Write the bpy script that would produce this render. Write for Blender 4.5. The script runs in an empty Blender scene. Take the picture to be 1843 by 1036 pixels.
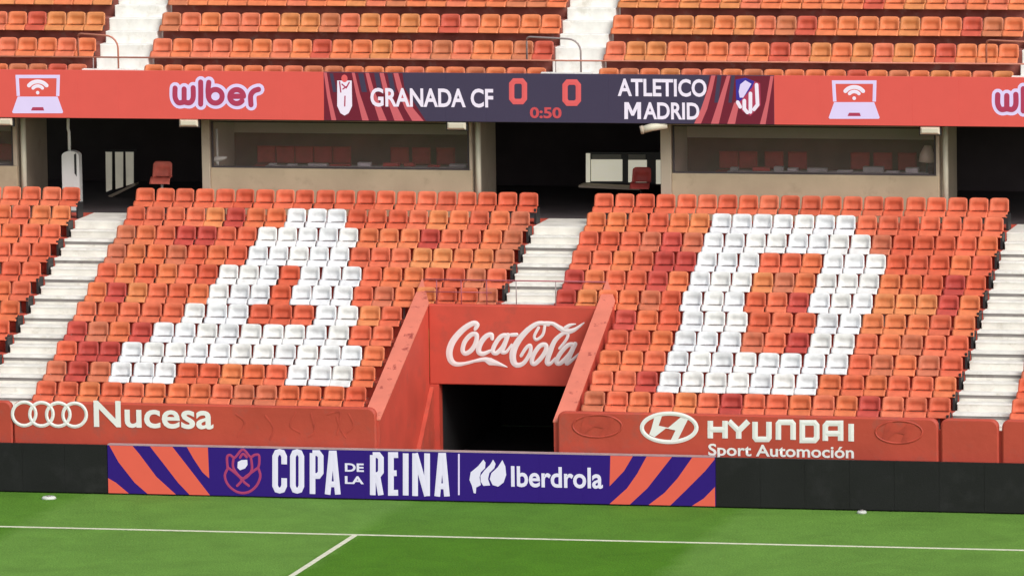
import bpy, math, random
import numpy as np
from mathutils import Vector
random.seed(7)
scene = bpy.context.scene
COL = scene.collection

# ------------------------------------------------------------------ camera, sky, sun, exposure
PW, PH = 1843.0, 1036.0
F_PX = 12616.76
CAM = np.array([35.155, -145.848, 23.6233])
YAW, PITCH, ROLL = 0.2306, -0.1257, -0.0145
_fw = np.array([-math.sin(YAW)*math.cos(PITCH), math.cos(YAW)*math.cos(PITCH), math.sin(PITCH)])
_rt = np.array([math.cos(YAW), math.sin(YAW), 0.0])
_up = np.cross(_rt, _fw)
_r2 = _rt*math.cos(ROLL)+_up*math.sin(ROLL)
_u2 = -_rt*math.sin(ROLL)+_up*math.cos(ROLL)
cd = bpy.data.cameras.new('camera'); cam = bpy.data.objects.new('camera', cd); COL.objects.link(cam)
cd.sensor_width = 36.0; cd.lens = F_PX/PW*36.0; cd.clip_start = 1.0; cd.clip_end = 2000.0
from mathutils import Matrix
m = Matrix(((_r2[0], _u2[0], -_fw[0], CAM[0]), (_r2[1], _u2[1], -_fw[1], CAM[1]), (_r2[2], _u2[2], -_fw[2], CAM[2]), (0, 0, 0, 1)))
cam.matrix_world = m
scene.camera = cam

SUN_EL, SUN_AZ = math.radians(42), math.radians(46)     # azimuth measured from -Y (the pitch side) towards +X
world = bpy.data.worlds.new('World'); scene.world = world; world.use_nodes = True
nt = world.node_tree; nt.nodes.clear()
sky = nt.nodes.new('ShaderNodeTexSky'); sky.sky_type = 'NISHITA'; sky.sun_disc = False
sky.sun_elevation = SUN_EL; sky.sun_rotation = math.radians(180)-SUN_AZ
sky.air_density = 1.0; sky.dust_density = 3.0
hs = nt.nodes.new('ShaderNodeHueSaturation'); hs.inputs['Saturation'].default_value = 0.35
bg = nt.nodes.new('ShaderNodeBackground'); bg.inputs['Strength'].default_value = 0.15
wo = nt.nodes.new('ShaderNodeOutputWorld')
nt.links.new(sky.outputs[0], hs.inputs['Color']); nt.links.new(hs.outputs[0], bg.inputs[0]); nt.links.new(bg.outputs[0], wo.inputs[0])
sl = bpy.data.lights.new('sun', 'SUN'); sun = bpy.data.objects.new('sun', sl); COL.objects.link(sun)
sl.energy = 1.5; sl.angle = math.radians(25); sl.color = (1.0, 0.95, 0.88)
sdir = Vector((math.sin(SUN_AZ)*math.cos(SUN_EL), -math.cos(SUN_AZ)*math.cos(SUN_EL), math.sin(SUN_EL)))
sun.rotation_euler = (-sdir).to_track_quat('-Z', 'Y').to_euler(); sun.location = (20, -40, 60)
scene.view_settings.view_transform = 'Standard'; scene.view_settings.look = 'None'
scene.view_settings.gamma = 1.0; scene.view_settings.exposure = 0.18

# ------------------------------------------------------------------ pixel helpers (a pixel gives a direction, a plane gives the distance)
def ray(u, v): return _fw+_r2*((u-PW/2)/F_PX)+_u2*((PH/2-v)/F_PX)
def px(u, v, Y):
    d = ray(u, v); t = (Y-CAM[1])/d[1]; p = CAM+d*t
    return float(p[0]), float(p[2])

# ------------------------------------------------------------------ materials
def srgb(r, g, b):
    f = lambda c: c/12.92 if c <= 0.04045 else ((c+0.055)/1.055)**2.4
    return tuple(f(x/255.0) for x in (r, g, b))
MATS = {}
def mat(name, color, rough=0.6, var=0.12, scale=2.0, detail=5.0, bump=0.0, bump_scale=30.0, metallic=0.0, emit=0.0, ecol=None, objcolor=False, stain=None, stain_scale=1.5, stain_lo=0.55, stain_hi=0.72, spec=0.4):
    if name in MATS: return MATS[name]
    mt = bpy.data.materials.new(name); mt.use_nodes = True; n = mt.node_tree.nodes; l = mt.node_tree.links
    bs = n['Principled BSDF']; bs.inputs['Roughness'].default_value = rough; bs.inputs['Metallic'].default_value = metallic
    bs.inputs['Specular IOR Level'].default_value = spec
    geo = n.new('ShaderNodeNewGeometry')
    nz = n.new('ShaderNodeTexNoise'); nz.inputs['Scale'].default_value = scale; nz.inputs['Detail'].default_value = detail
    l.new(geo.outputs['Position'], nz.inputs['Vector'])
    mr = n.new('ShaderNodeMapRange'); mr.inputs['From Min'].default_value = 0.3; mr.inputs['From Max'].default_value = 0.7
    mr.inputs['To Min'].default_value = 1-var; mr.inputs['To Max'].default_value = 1+var
    l.new(nz.outputs['Fac'], mr.inputs['Value'])
    mx = n.new('ShaderNodeMix'); mx.data_type = 'RGBA'; mx.blend_type = 'MULTIPLY'; mx.inputs[0].default_value = 1.0
    if objcolor:
        oi = n.new('ShaderNodeObjectInfo'); l.new(oi.outputs['Color'], mx.inputs[6])
    else:
        mx.inputs[6].default_value = (*color, 1)
    l.new(mr.outputs[0], mx.inputs[7])
    out = mx.outputs[2]
    if stain:
        n2 = n.new('ShaderNodeTexNoise'); n2.inputs['Scale'].default_value = stain_scale; n2.inputs['Detail'].default_value = 6.0; n2.inputs['Roughness'].default_value = 0.65
        l.new(geo.outputs['Position'], n2.inputs['Vector'])
        m2 = n.new('ShaderNodeMapRange'); m2.inputs['From Min'].default_value = stain_lo; m2.inputs['From Max'].default_value = stain_hi
        l.new(n2.outputs['Fac'], m2.inputs['Value'])
        ms = n.new('ShaderNodeMix'); ms.data_type = 'RGBA'; l.new(m2.outputs[0], ms.inputs[0]); l.new(out, ms.inputs[6]); ms.inputs[7].default_value = (*stain, 1)
        out = ms.outputs[2]
    l.new(out, bs.inputs['Base Color'])
    if emit > 0:
        bs.inputs['Emission Strength'].default_value = emit
        if ecol: bs.inputs['Emission Color'].default_value = (*ecol, 1)
        else: l.new(out, bs.inputs['Emission Color'])
    if bump > 0:
        nb = n.new('ShaderNodeTexNoise'); nb.inputs['Scale'].default_value = bump_scale; nb.inputs['Detail'].default_value = 4.0
        l.new(geo.outputs['Position'], nb.inputs['Vector'])
        bp = n.new('ShaderNodeBump'); bp.inputs['Strength'].default_value = bump; bp.inputs['Distance'].default_value = 0.02
        l.new(nb.outputs['Fac'], bp.inputs['Height']); l.new(bp.outputs[0], bs.inputs['Normal'])
    MATS[name] = mt
    return mt
def led(name, r, g, b, k=0.62):
    c = srgb(r, g, b)
    return mat('led_'+name, tuple(x*0.32 for x in c), rough=0.55, var=0.05, scale=3.0, emit=k, ecol=c, spec=0.2)

M_seat = mat('seat_plastic', (1, 1, 1), rough=0.55, var=0.13, scale=6.0, detail=8.0, objcolor=True, spec=0.35)
M_steel = mat('galvanised_steel', (0.18, 0.17, 0.17), rough=0.5, metallic=0.6)
M_redpaint = mat('red_terrace_paint', (0.52, 0.075, 0.045), rough=0.75, var=0.2, scale=1.7, stain=(0.36, 0.09, 0.06), stain_scale=3.0, bump=0.2)
M_pad = mat('red_padding', (0.46, 0.062, 0.036), rough=0.6, var=0.10, scale=0.9, stain=(0.37, 0.075, 0.052), stain_scale=1.9, bump=0.4, bump_scale=5.0)
M_padghost = mat('faded_print', (0.435, 0.056, 0.033), rough=0.6, var=0.2, scale=4.0)
M_lintel = mat('red_wall_paint', (0.55, 0.072, 0.045), rough=0.6, var=0.10, scale=1.3, stain=(0.46, 0.075, 0.05), stain_scale=2.0, bump=0.1)
M_cap = mat('worn_pink_paint', (0.66, 0.185, 0.125), rough=0.7, var=0.08, scale=2.0, stain=(0.30, 0.05, 0.04), stain_scale=3.2, stain_lo=0.59, stain_hi=0.67)  # worn wall tops, sky light put into the paler pink
M_stair = mat('cream_stair_paint', (0.74, 0.72, 0.66), rough=0.8, var=0.12, scale=2.2, stain=(0.50, 0.46, 0.39), stain_scale=3.0, stain_lo=0.56, stain_hi=0.80, bump=0.3)
M_stairedge = mat('white_nosing_paint', (0.79, 0.78, 0.74), rough=0.8, var=0.10, scale=4.0, stain=(0.60, 0.57, 0.50), stain_scale=2.5)
M_grey = mat('grey_concrete', (0.24, 0.22, 0.21), rough=0.9, var=0.2, scale=1.5, stain=(0.14, 0.12, 0.11), bump=0.3)
M_under = mat('dark_riser_concrete', (0.30, 0.095, 0.075), rough=0.9, var=0.3, scale=2.0, stain=(0.32, 0.19, 0.16), stain_scale=4.0)
M_beige = mat('beige_render', (0.46, 0.365, 0.25), rough=0.85, var=0.10, scale=1.2, stain=(0.38, 0.30, 0.205), stain_scale=2.5, bump=0.15)
M_pier = mat('grey_beige_render', (0.42, 0.35, 0.27), rough=0.9, var=0.10, scale=1.2, stain=(0.32, 0.26, 0.2))
M_boxin = mat('box_interior_paint', (0.66, 0.53, 0.46), rough=0.9, var=0.08, scale=1.0)
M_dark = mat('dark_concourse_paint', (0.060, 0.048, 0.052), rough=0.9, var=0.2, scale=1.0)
M_black = mat('black_void_paint', (0.010, 0.009, 0.010), rough=0.95, var=0.2)  # darkness of the unlit passage put into the colour
M_cream = mat('cream_metal', (0.62, 0.58, 0.46), rough=0.5, var=0.06)
M_white = mat('white_metal', (0.75, 0.76, 0.74), rough=0.45, var=0.05)
M_chair = mat('dark_red_upholstery', (0.36, 0.034, 0.040), rough=0.8, var=0.15, scale=6.0)
M_rail = mat('terracotta_rail_paint', (0.52, 0.19, 0.13), rough=0.5, var=0.1)
M_purplerail = mat('plum_rail_paint', (0.36, 0.09, 0.12), rough=0.5, var=0.1)
M_greyrail = mat('grey_rail_paint', (0.33, 0.27, 0.27), rough=0.5, var=0.1)
M_signwhite = mat('white_vinyl', (0.80, 0.79, 0.78), rough=0.5, var=0.03)
M_signpink = mat('pale_pink_vinyl', (0.82, 0.75, 0.75), rough=0.5, var=0.05)
M_logored = mat('logo_red_vinyl', (0.52, 0.036, 0.040), rough=0.55, var=0.06)
M_dado = mat('maroon_dado_paint', (0.20, 0.075, 0.070), rough=0.8, var=0.25, scale=1.5)
M_clutter = mat('pale_clutter', (0.50, 0.46, 0.50), rough=0.7, var=0.3, scale=5.0)
M_ledoff = mat('black_led_face', (0.0055, 0.0052, 0.0062), rough=0.6, var=0.3, scale=1.3, stain=(0.015, 0.014, 0.016), stain_scale=1.1, bump=0.15)
M_casing = mat('black_casing', (0.02, 0.02, 0.022), rough=0.5)
M_desk = mat('grey_desk', (0.33, 0.31, 0.33), rough=0.6, var=0.2)
M_line = mat('white_line_paint', (0.64, 0.645, 0.50), rough=0.9, var=0.12, scale=6.0, stain=(0.35, 0.45, 0.2), stain_scale=5.0, stain_lo=0.6, stain_hi=0.8)
L_salmon = led('salmon', 222, 92, 82)
L_grey = led('slate', 68, 61, 83)
L_white = led('white', 240, 230, 244)
L_pinkstripe = led('pink_stripe', 205, 100, 105)
L_maroon = led('maroon', 112, 34, 50)
L_digit = led('digit', 226, 98, 98)
L_purple = led('purple', 46, 22, 116)
L_orange = led('orange', 224, 98, 78)
L_copawhite = led('copa_white', 226, 224, 240)
L_crest = led('crest_rose', 166, 62, 104)
L_blue = led('blue', 60, 50, 150)
L_lav = led('lavender', 224, 210, 246)
L_plumred = led('plum_red', 176, 62, 90)

# glass
gm = bpy.data.materials.new('window_glass'); gm.use_nodes = True
n = gm.node_tree.nodes; l = gm.node_tree.links; n.clear()
o_ = n.new('ShaderNodeOutputMaterial'); tr = n.new('ShaderNodeBsdfTransparent'); gl = n.new('ShaderNodeBsdfGlossy'); mxs = n.new('ShaderNodeMixShader')
tr.inputs[0].default_value = (0.93, 0.90, 0.90, 1); gl.inputs['Roughness'].default_value = 0.03; mxs.inputs[0].default_value = 0.02
l.new(tr.outputs[0], mxs.inputs[1]); l.new(gl.outputs[0], mxs.inputs[2]); df = n.new('ShaderNodeBsdfDiffuse'); df.inputs[0].default_value = (0.50, 0.44, 0.44, 1); mx2 = n.new('ShaderNodeMixShader'); mx2.inputs[0].default_value = 0.045
l.new(mxs.outputs[0], mx2.inputs[1]); l.new(df.outputs[0], mx2.inputs[2]); l.new(mx2.outputs[0], o_.inputs[0])
M_glass = gm

# ------------------------------------------------------------------ object helpers
def link(o, parent=None):
    COL.objects.link(o)
    if parent is not None: o.parent = parent
    return o
def tag(o, label=None, cat=None, group=None, kind=None):
    if label: o['label'] = label
    if cat: o['category'] = cat
    if group: o['group'] = group
    if kind: o['kind'] = kind
    return o
def empty(name, loc, label=None, cat=None, group=None, kind=None):
    e = bpy.data.objects.new(name, None); e.location = loc; e.empty_display_size = 0.2
    link(e); tag(e, label, cat, group, kind); return e
class MB:
    def __init__(s): s.v = []; s.f = []; s.mi = []; s.smooth = []
    def add(s, vs, fs, mi=0, sm=False):
        b = len(s.v); s.v += [tuple(p) for p in vs]; s.f += [tuple(i+b for i in f) for f in fs]; s.mi += [mi]*len(fs); s.smooth += [sm]*len(fs)
    def box(s, x0, x1, y0, y1, z0, z1, mi=0):
        s.add([(x0, y0, z0), (x1, y0, z0), (x1, y1, z0), (x0, y1, z0), (x0, y0, z1), (x1, y0, z1), (x1, y1, z1), (x0, y1, z1)],
              [(0, 3, 2, 1), (4, 5, 6, 7), (0, 1, 5, 4), (1, 2, 6, 5), (2, 3, 7, 6), (3, 0, 4, 7)], mi)
        return s
    def bbox(s, x0, x1, y0, y1, z0, z1, b=0.01, mi=0):
        # box with chamfered front (-Y) edges
        s.add([(x0, y0+b, z0), (x1, y0+b, z0), (x1, y0+b, z1), (x0, y0+b, z1), (x0+b, y0, z0+b), (x1-b, y0, z0+b), (x1-b, y0, z1-b), (x0+b, y0, z1-b),
               (x0, y1, z0), (x1, y1, z0), (x1, y1, z1), (x0, y1, z1)],
              [(4, 5, 6, 7), (0, 1, 5, 4), (1, 2, 6, 5), (2, 3, 7, 6), (3, 0, 4, 7), (8, 9, 1, 0), (9, 10, 2, 1), (10, 11, 3, 2), (11, 8, 0, 3), (9, 8, 11, 10)], mi)
        return s
    def poly_xz(s, pts, y0, y1=None, mi=0):
        # polygon in XZ, at y0 facing -Y; y1 gives depth
        pts = list(pts); n_ = len(pts)
        area = sum(pts[i][0]*pts[(i+1) % n_][1]-pts[(i+1) % n_][0]*pts[i][1] for i in range(n_))
        if area < 0: pts = pts[::-1]
        if y1 is None:
            s.add([(x, y0, z) for x, z in pts], [tuple(range(n_))], mi)
        else:
            s.add([(x, y0, z) for x, z in pts]+[(x, y1, z) for x, z in pts],
                  [tuple(range(n_)), tuple(range(2*n_-1, n_-1, -1))]+[(i, i+n_, (i+1) % n_+n_, (i+1) % n_) for i in range(n_)], mi)
        return s
    def prism_z(s, pts3, zb, mi=0):
        # pts3: top polygon (x,y,z) ccw seen from above; straight down to zb
        n_ = len(pts3)
        s.add(list(pts3)+[(x, y, zb) for x, y, z in pts3], [tuple(range(n_)), tuple(range(2*n_-1, n_-1, -1))]+[(i, i+n_, (i+1) % n_+n_, (i+1) % n_) for i in range(n_)], mi)
        return s
    def tube(s, pts, r, k=8, mi=0, closed=False):
        P = [Vector(p) for p in pts]; N = len(P); rings = []
        for i in range(N):
            a = P[i-1] if i > 0 else P[i]; b = P[i+1] if i < N-1 else P[i]
            t = (b-a).normalized(); h = Vector((0, 0, 1)) if abs(t.z) < 0.9 else Vector((1, 0, 0))
            x = t.cross(h).normalized(); y = x.cross(t)
            rr = r[i] if isinstance(r, (list, tuple)) else r
            rings.append([P[i]+(x*math.cos(2*math.pi*j/k)+y*math.sin(2*math.pi*j/k))*rr for j in range(k)])
        vs = [tuple(p) for rg in rings for p in rg]; fs = []
        for i in range(N-1):
            for j in range(k): fs.append((i*k+j, i*k+(j+1) % k, (i+1)*k+(j+1) % k, (i+1)*k+j))
        fs.append(tuple(range(k-1, -1, -1))); fs.append(tuple((N-1)*k+j for j in range(k)))
        s.add(vs, fs, mi, True); return s
    def ribbon(s, pts, w, Y, closed=False, mi=0, smooth=True, h=0.006, cap=True):
        # raised stroke on a vertical face at y=Y (towards -Y); pts in (X,Z), w widths in metres
        n0 = len(pts); ws = list(w) if isinstance(w, (list, tuple)) else [w]*n0
        if smooth and n0 > 2:
            q = []; qw = []
            rng = range(n0) if closed else range(n0-1)
            for i in rng:
                def g(k): return np.array(pts[k % n0]) if closed else np.array(pts[min(max(k, 0), n0-1)])
                p0, p1, p2, p3 = g(i-1), g(i), g(i+1), g(i+2)
                wa, wb = ws[i], ws[(i+1) % n0]
                for k in range(6):
                    t = k/6
                    q.append(0.5*((2*p1)+(-p0+p2)*t+(2*p0-5*p1+4*p2-p3)*t*t+(-p0+3*p1-3*p2+p3)*t**3)); qw.append(wa+(wb-wa)*t)
            if not closed: q.append(np.array(pts[-1], float)); qw.append(ws[-1])
        else:
            q = [np.array(p, float) for p in pts]; qw = ws
        if cap and not closed:
            for end in (0, -1):
                a = q[end]; b = q[1] if end == 0 else q[-2]; d = (a-b)/(np.linalg.norm(a-b)+1e-9); ww = qw[end]
                e1 = [(a+d*ww*0.5*math.sin(t), ww*math.cos(t)) for t in (0.5, 1.0, 1.35)]
                if end == 0: q = [p for p, _ in e1[::-1]]+q; qw = [x for _, x in e1[::-1]]+qw
                else: q = q+[p for p, _ in e1]; qw = qw+[x for _, x in e1]
        N = len(q); vs = []; fs = []
        for i in range(N):
            a = q[i-1] if (i > 0 or closed) else q[i]; b = q[(i+1) % N] if (i < N-1 or closed) else q[i]
            t = (b-a)/(np.linalg.norm(b-a)+1e-9); nn = np.array([-t[1], t[0]]); hw = qw[i]/2
            if not smooth and np.linalg.norm(b-q[i]) > 1e-9 and np.linalg.norm(a-q[i]) > 1e-9:
                d1 = (q[i]-a)/np.linalg.norm(q[i]-a); d2 = (b-q[i])/np.linalg.norm(b-q[i]); t = (d1+d2)/(np.linalg.norm(d1+d2)+1e-9)
                nn = np.array([-t[1], t[0]]); hw = hw*min(1.0/max(abs(float(t@d1)), 0.35), 1.9)
            for k, yy in ((-1, Y-0.004), (0, Y-0.004-h), (1, Y-0.004)):
                p = q[i]+nn*hw*k; vs.append((p[0], yy, p[1]))
        M_ = N if closed else N-1
        for i in range(M_):
            j = (i+1) % N
            for k in (0, 1): fs.append((i*3+k, i*3+k+1, j*3+k+1, j*3+k))
        s.add(vs, fs, mi, False); return s
    def disc(s, c, rx, rz, Y, mi=0, k=20, h=0.008):
        self_pts = [(c[0]+rx*math.cos(2*math.pi*i/k), c[1]+rz*math.sin(2*math.pi*i/k)) for i in range(k)]
        s.poly_xz(self_pts, Y-h, None, mi); return s
    def build(s, name, mats, parent=None, smooth=None):
        me = bpy.data.meshes.new(name); me.from_pydata(s.v, [], s.f)
        ml = mats if isinstance(mats, (list, tuple)) else [mats]
        for m_ in ml: me.materials.append(m_)
        me.polygons.foreach_set('material_index', s.mi)
        me.polygons.foreach_set('use_smooth', s.smooth if smooth is None else [smooth]*len(s.f))
        me.update()
        return link(bpy.data.objects.new(name, me), parent)
def boxobj(name, m_, parent, *a, b=None):
    mb = MB()
    if b: mb.bbox(*a, b=b)
    else: mb.box(*a)
    return mb.build(name, m_, parent)
def world_children_fix(root):
    # parts were written in world coordinates: keep them in place under a moved Empty
    T = Matrix.Translation(root.location).inverted()
    for c in root.children: c.matrix_parent_inverse = T
_text_cache = {}
def text_mesh(body, bold, shear=0.0, space=1.0):
    cu = bpy.data.curves.new('t', 'FONT'); cu.body = body; cu.offset = bold; cu.shear = shear; cu.space_character = space; cu.resolution_u = 4
    ob = bpy.data.objects.new('t', cu); COL.objects.link(ob)
    bpy.context.view_layer.update()
    me = bpy.data.meshes.new_from_object(ob.evaluated_get(bpy.context.evaluated_depsgraph_get()))
    bpy.data.objects.remove(ob); bpy.data.curves.remove(cu)
    return me
def text(name, body, u0, u1, vt, vb, Y, m_, parent, bold=0.015, off=0.012, space=1.0):
    # lettering whose ink fills the given pixel box on the plane y=Y (vt, vb given at the middle of the word)
    um = (u0+u1)/2
    X0 = px(u0, (vt+vb)/2, Y)[0]; X1 = px(u1, (vt+vb)/2, Y)[0]; Z1 = px(um, vt, Y)[1]; Z0 = px(um, vb, Y)[1]
    me = text_mesh(body, bold, 0.0, space)
    n_ = len(me.vertices); co = np.empty(n_*3); me.vertices.foreach_get('co', co); co = co.reshape(-1, 3)
    mn, mx_ = co.min(0), co.max(0)
    out = np.zeros_like(co)
    out[:, 0] = X0+(co[:, 0]-mn[0])/(mx_[0]-mn[0])*(X1-X0); out[:, 1] = Y-off
    out[:, 2] = Z0+(co[:, 1]-mn[1])/(mx_[1]-mn[1])*(Z1-Z0)
    me.vertices.foreach_set('co', out.ravel()); me.materials.clear(); me.materials.append(m_); me.name = name; me.update()
    return link(bpy.data.objects.new(name, me), parent)
ORD = ['zeroth', 'first', 'second', 'third', 'fourth', 'fifth', 'sixth', 'seventh', 'eighth', 'ninth', 'tenth', 'eleventh', 'twelfth', 'thirteenth', 'fourteenth', 'fifteenth', 'sixteenth', 'seventeenth', 'eighteenth', 'nineteenth', 'twentieth', 'twenty-first']

# ------------------------------------------------------------------ layout of the stand
P, D, R, Y0, Z0 = 0.48, 0.8182, 0.3371, 1.3384, 2.294
PLOW = 0.506
XS = 0.6477                   # half width of the middle aisle
XBL, XBR = -10.2477, 10.2477  # outer ends of the two blocks
STW = 1.29
BT = 0.70                     # back top of a seat above its tread
def tread(r): return Z0-BT+r*R
def rowy(r): return Y0+r*D
def front_edge(r): return rowy(r-1)+0.10
VX0, VX1 = -2.54, 2.08        # vomitory
YL = rowy(5)-0.5              # lintel plane

# ------------------------------------------------------------------ pitch
def grass_material():
    mt = bpy.data.materials.new('mown_grass'); mt.use_nodes = True; n = mt.node_tree.nodes; l = mt.node_tree.links
    bs = n['Principled BSDF']; bs.inputs['Roughness'].default_value = 0.9; bs.inputs['Specular IOR Level'].default_value = 0.15
    geo = n.new('ShaderNodeNewGeometry'); sep = n.new('ShaderNodeSeparateXYZ'); l.new(geo.outputs['Position'], sep.inputs[0])
    nw = n.new('ShaderNodeTexNoise'); nw.inputs['Scale'].default_value = 0.9; nw.inputs['Detail'].default_value = 4
    l.new(geo.outputs['Position'], nw.inputs['Vector'])
    def math_(op, a, b):
        k = n.new('ShaderNodeMath'); k.operation = op
        for i, x in ((0, a), (1, b)):
            if isinstance(x, (int, float)): k.inputs[i].default_value = x
            else: l.new(x, k.inputs[i])
        return k.outputs[0]
    wob = math_('MULTIPLY', math_('SUBTRACT', nw.outputs['Fac'], 0.5), 0.9)
    ph = math_('MULTIPLY', math_('ADD', math_('SUBTRACT', sep.outputs['X'], -1.4684), wob), math.pi/7.42)
    sn = math_('SINE', ph, 0)
    st = n.new('ShaderNodeMapRange'); st.inputs['From Min'].default_value = -0.10; st.inputs['From Max'].default_value = 0.10
    l.new(sn, st.inputs['Value'])
    # outside the touchline the mowing contrast is weaker
    oy = n.new('ShaderNodeMapRange'); oy.inputs['From Min'].default_value = -4.75; oy.inputs['From Max'].default_value = -4.5; oy.inputs['To Min'].default_value = 1.0; oy.inputs['To Max'].default_value = 0.6
    l.new(sep.outputs['Y'], oy.inputs['Value'])
    fac = math_('MULTIPLY', st.outputs[0], oy.outputs[0])
    mx = n.new('ShaderNodeMix'); mx.data_type = 'RGBA'; l.new(fac, mx.inputs[0])
    mx.inputs[6].default_value = (0.114, 0.244, 0.038, 1); mx.inputs[7].default_value = (0.064, 0.180, 0.009, 1)
    nz = n.new('ShaderNodeTexNoise'); nz.inputs['Scale'].default_value = 0.75; nz.inputs['Detail'].default_value = 10; nz.inputs['Roughness'].default_value = 0.72; nz.inputs['Distortion'].default_value = 0.6
    l.new(geo.outputs['Position'], nz.inputs['Vector'])
    mr = n.new('ShaderNodeMapRange'); mr.inputs['From Min'].default_value = 0.3; mr.inputs['From Max'].default_value = 0.7; mr.inputs['To Min'].default_value = 0.84; mr.inputs['To Max'].default_value = 1.16
    l.new(nz.outputs['Fac'], mr.inputs['Value'])
    nf = n.new('ShaderNodeTexNoise'); nf.inputs['Scale'].default_value = 22.0; nf.inputs['Detail'].default_value = 5
    l.new(geo.outputs['Position'], nf.inputs['Vector'])
    mf = n.new('ShaderNodeMapRange'); mf.inputs['From Min'].default_value = 0.3; mf.inputs['From Max'].default_value = 0.7; mf.inputs['To Min'].default_value = 0.78; mf.inputs['To Max'].default_value = 1.22
    l.new(nf.outputs['Fac'], mf.inputs['Value'])
    mu = n.new('ShaderNodeMix'); mu.data_type = 'RGBA'; mu.blend_type = 'MULTIPLY'; mu.inputs[0].default_value = 1
    l.new(mx.outputs[2], mu.inputs[6]); l.new(math_('MULTIPLY', mr.outputs[0], mf.outputs[0]), mu.inputs[7])
    l.new(mu.outputs[2], bs.inputs['Base Color'])
    bp = n.new('ShaderNodeBump'); bp.inputs['Strength'].default_value = 0.5; bp.inputs['Distance'].default_value = 0.03
    l.new(nf.outputs['Fac'], bp.inputs['Height']); l.new(bp.outputs[0], bs.inputs['Normal'])
    return mt
M_grass = grass_material()
g = MB(); nx, ny = 120, 40
xs = np.concatenate([[-400, -100, -40], np.linspace(-22, 20, nx), [40, 100, 400]]); ys = np.concatenate([[-400, -160, -60, -25], np.linspace(-14, 0.6, ny), [30, 100, 400]])
rng = np.random.RandomState(3)
vs = [(x, y, 0.0 if (abs(x) > 30 or y > 0.5 or y < -20) else float(rng.uniform(-0.004, 0.004))) for y in ys for x in xs]
W_ = len(xs)
g.add(vs, [(j*W_+i, j*W_+i+1, (j+1)*W_+i+1, (j+1)*W_+i) for j in range(len(ys)-1) for i in range(W_-1)], 0, True)
tag(g.build('grass_pitch', M_grass), kind='structure')
YT, XH = -4.5982, -1.4684
tag(MB().box(-60, 60, YT-0.06, YT+0.06, 0.002, 0.009).build('touchline_marking', M_line), kind='structure')
tag(MB().box(XH-0.06, XH+0.06, YT-68, YT-0.062, 0.002, 0.009).build('halfway_line_marking', M_line), kind='structure')

# ------------------------------------------------------------------ lower terrace, aisles, front wall
XI0_, XI1_, YLIN = -2.17, 1.70, rowy(5)-0.5
terr = empty('lower_terrace', (0, rowy(5), 0), kind='structure')
AX = [(XBL-STW, XBL-0.01), (-XS+0.01, XS-0.01), (XBR+0.01, XBR+STW)]
XEND0, XEND1 = -16.5, 16.5
for r in range(11):
    y0 = front_edge(r) if r > 0 else 0.52
    y1 = front_edge(r+1) if r < 10 else rowy(10)+0.9
    segs = [(XEND0, AX[0][0]), (AX[0][1], AX[1][0]), (AX[1][1], AX[2][0]), (AX[2][1], XEND1)]
    if r < 5: segs = [(XEND0, AX[0][0]), (AX[0][1], VX0), (VX1, AX[2][0]), (AX[2][1], XEND1)]
    if r == 5:
        boxobj('terrace_step', M_redpaint, terr, XI0_, -XS+0.008, YLIN+0.31, front_edge(6)-0.002, tread(5)-0.2, tread(5)-0.001)
        boxobj('terrace_step', M_redpaint, terr, XS-0.008, XI1_, YLIN+0.31, front_edge(6)-0.002, tread(5)-0.2, tread(5)-0.001)
        segs = [(XEND0, AX[0][0]), (AX[0][1], XI0_-0.3), (XI1_+0.3, AX[2][0]), (AX[2][1], XEND1)]
    for a, b in segs:
        boxobj('terrace_step', M_redpaint, terr, a+0.002, b-0.002, y0, y1-0.002, tread(r)-R-0.25 if r > 4 else 0.02, tread(r), b=0.012)
for r in range(11):
    for xe in ([AX[0][0]-0.012, AX[2][0]-0.012]+([AX[1][0]-0.012] if r >= 5 else [])):
        boxobj('row_end_plate', M_casing, terr, xe-0.05, xe, rowy(r)-0.34, rowy(r)+0.06, tread(r)+0.001, tread(r)+0.36)  # row-end support, black to carry the shade under the end seats
world_children_fix(terr)

def staircase(a, b, r0, label):
    s = empty('staircase', ((a+b)/2, front_edge(r0), tread(r0)), label, 'staircase', 'cream aisle staircases in the lower tier')
    for r in range(r0, 11):
        y0 = (front_edge(r) if r > 0 else 0.56) if r0 == 0 or r > r0 else YLIN+0.31
        y1 = front_edge(r+1) if r < 10 else rowy(10)+0.9
        zb = tread(r)-R-0.2 if r0 == 0 or r > r0 else tread(r)-0.2
        if r == 10:
            boxobj('step', M_stair, s, a+0.004, b-0.004, y0, y1-0.002, zb, tread(r)+0.002, b=0.015); continue
        ym = y0+(y1-y0)*0.5
        boxobj('step', M_stair, s, a+0.004, b-0.004, y0, ym, zb, tread(r)+0.002, b=0.015)
        boxobj('step', M_stair, s, a+0.03, b-0.03, ym, y1-0.002, zb, tread(r)+R*0.5, b=0.015)
        if r0 and r == r0: continue
        boxobj('nosing', M_stairedge, s, a+0.006, b-0.006, y0-0.022, y0+0.075, tread(r)-0.045, tread(r)+0.012)
        boxobj('riser_band', M_grey, s, a+0.008, b-0.008, y0-0.004, y0+0.02, tread(r)-0.115, tread(r)-0.047)  # grey strip put in for the shadow under the nosing
        boxobj('nosing', M_stairedge, s, a+0.032, b-0.032, ym-0.012, ym+0.06, tread(r)+R*0.5-0.03, tread(r)+R*0.5+0.008)
    world_children_fix(s)
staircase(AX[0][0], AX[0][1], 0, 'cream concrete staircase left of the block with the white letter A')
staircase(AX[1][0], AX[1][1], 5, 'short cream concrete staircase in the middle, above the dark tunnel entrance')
staircase(AX[2][0], AX[2][1], 0, 'cream concrete staircase right of the block with the white letter D')

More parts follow.
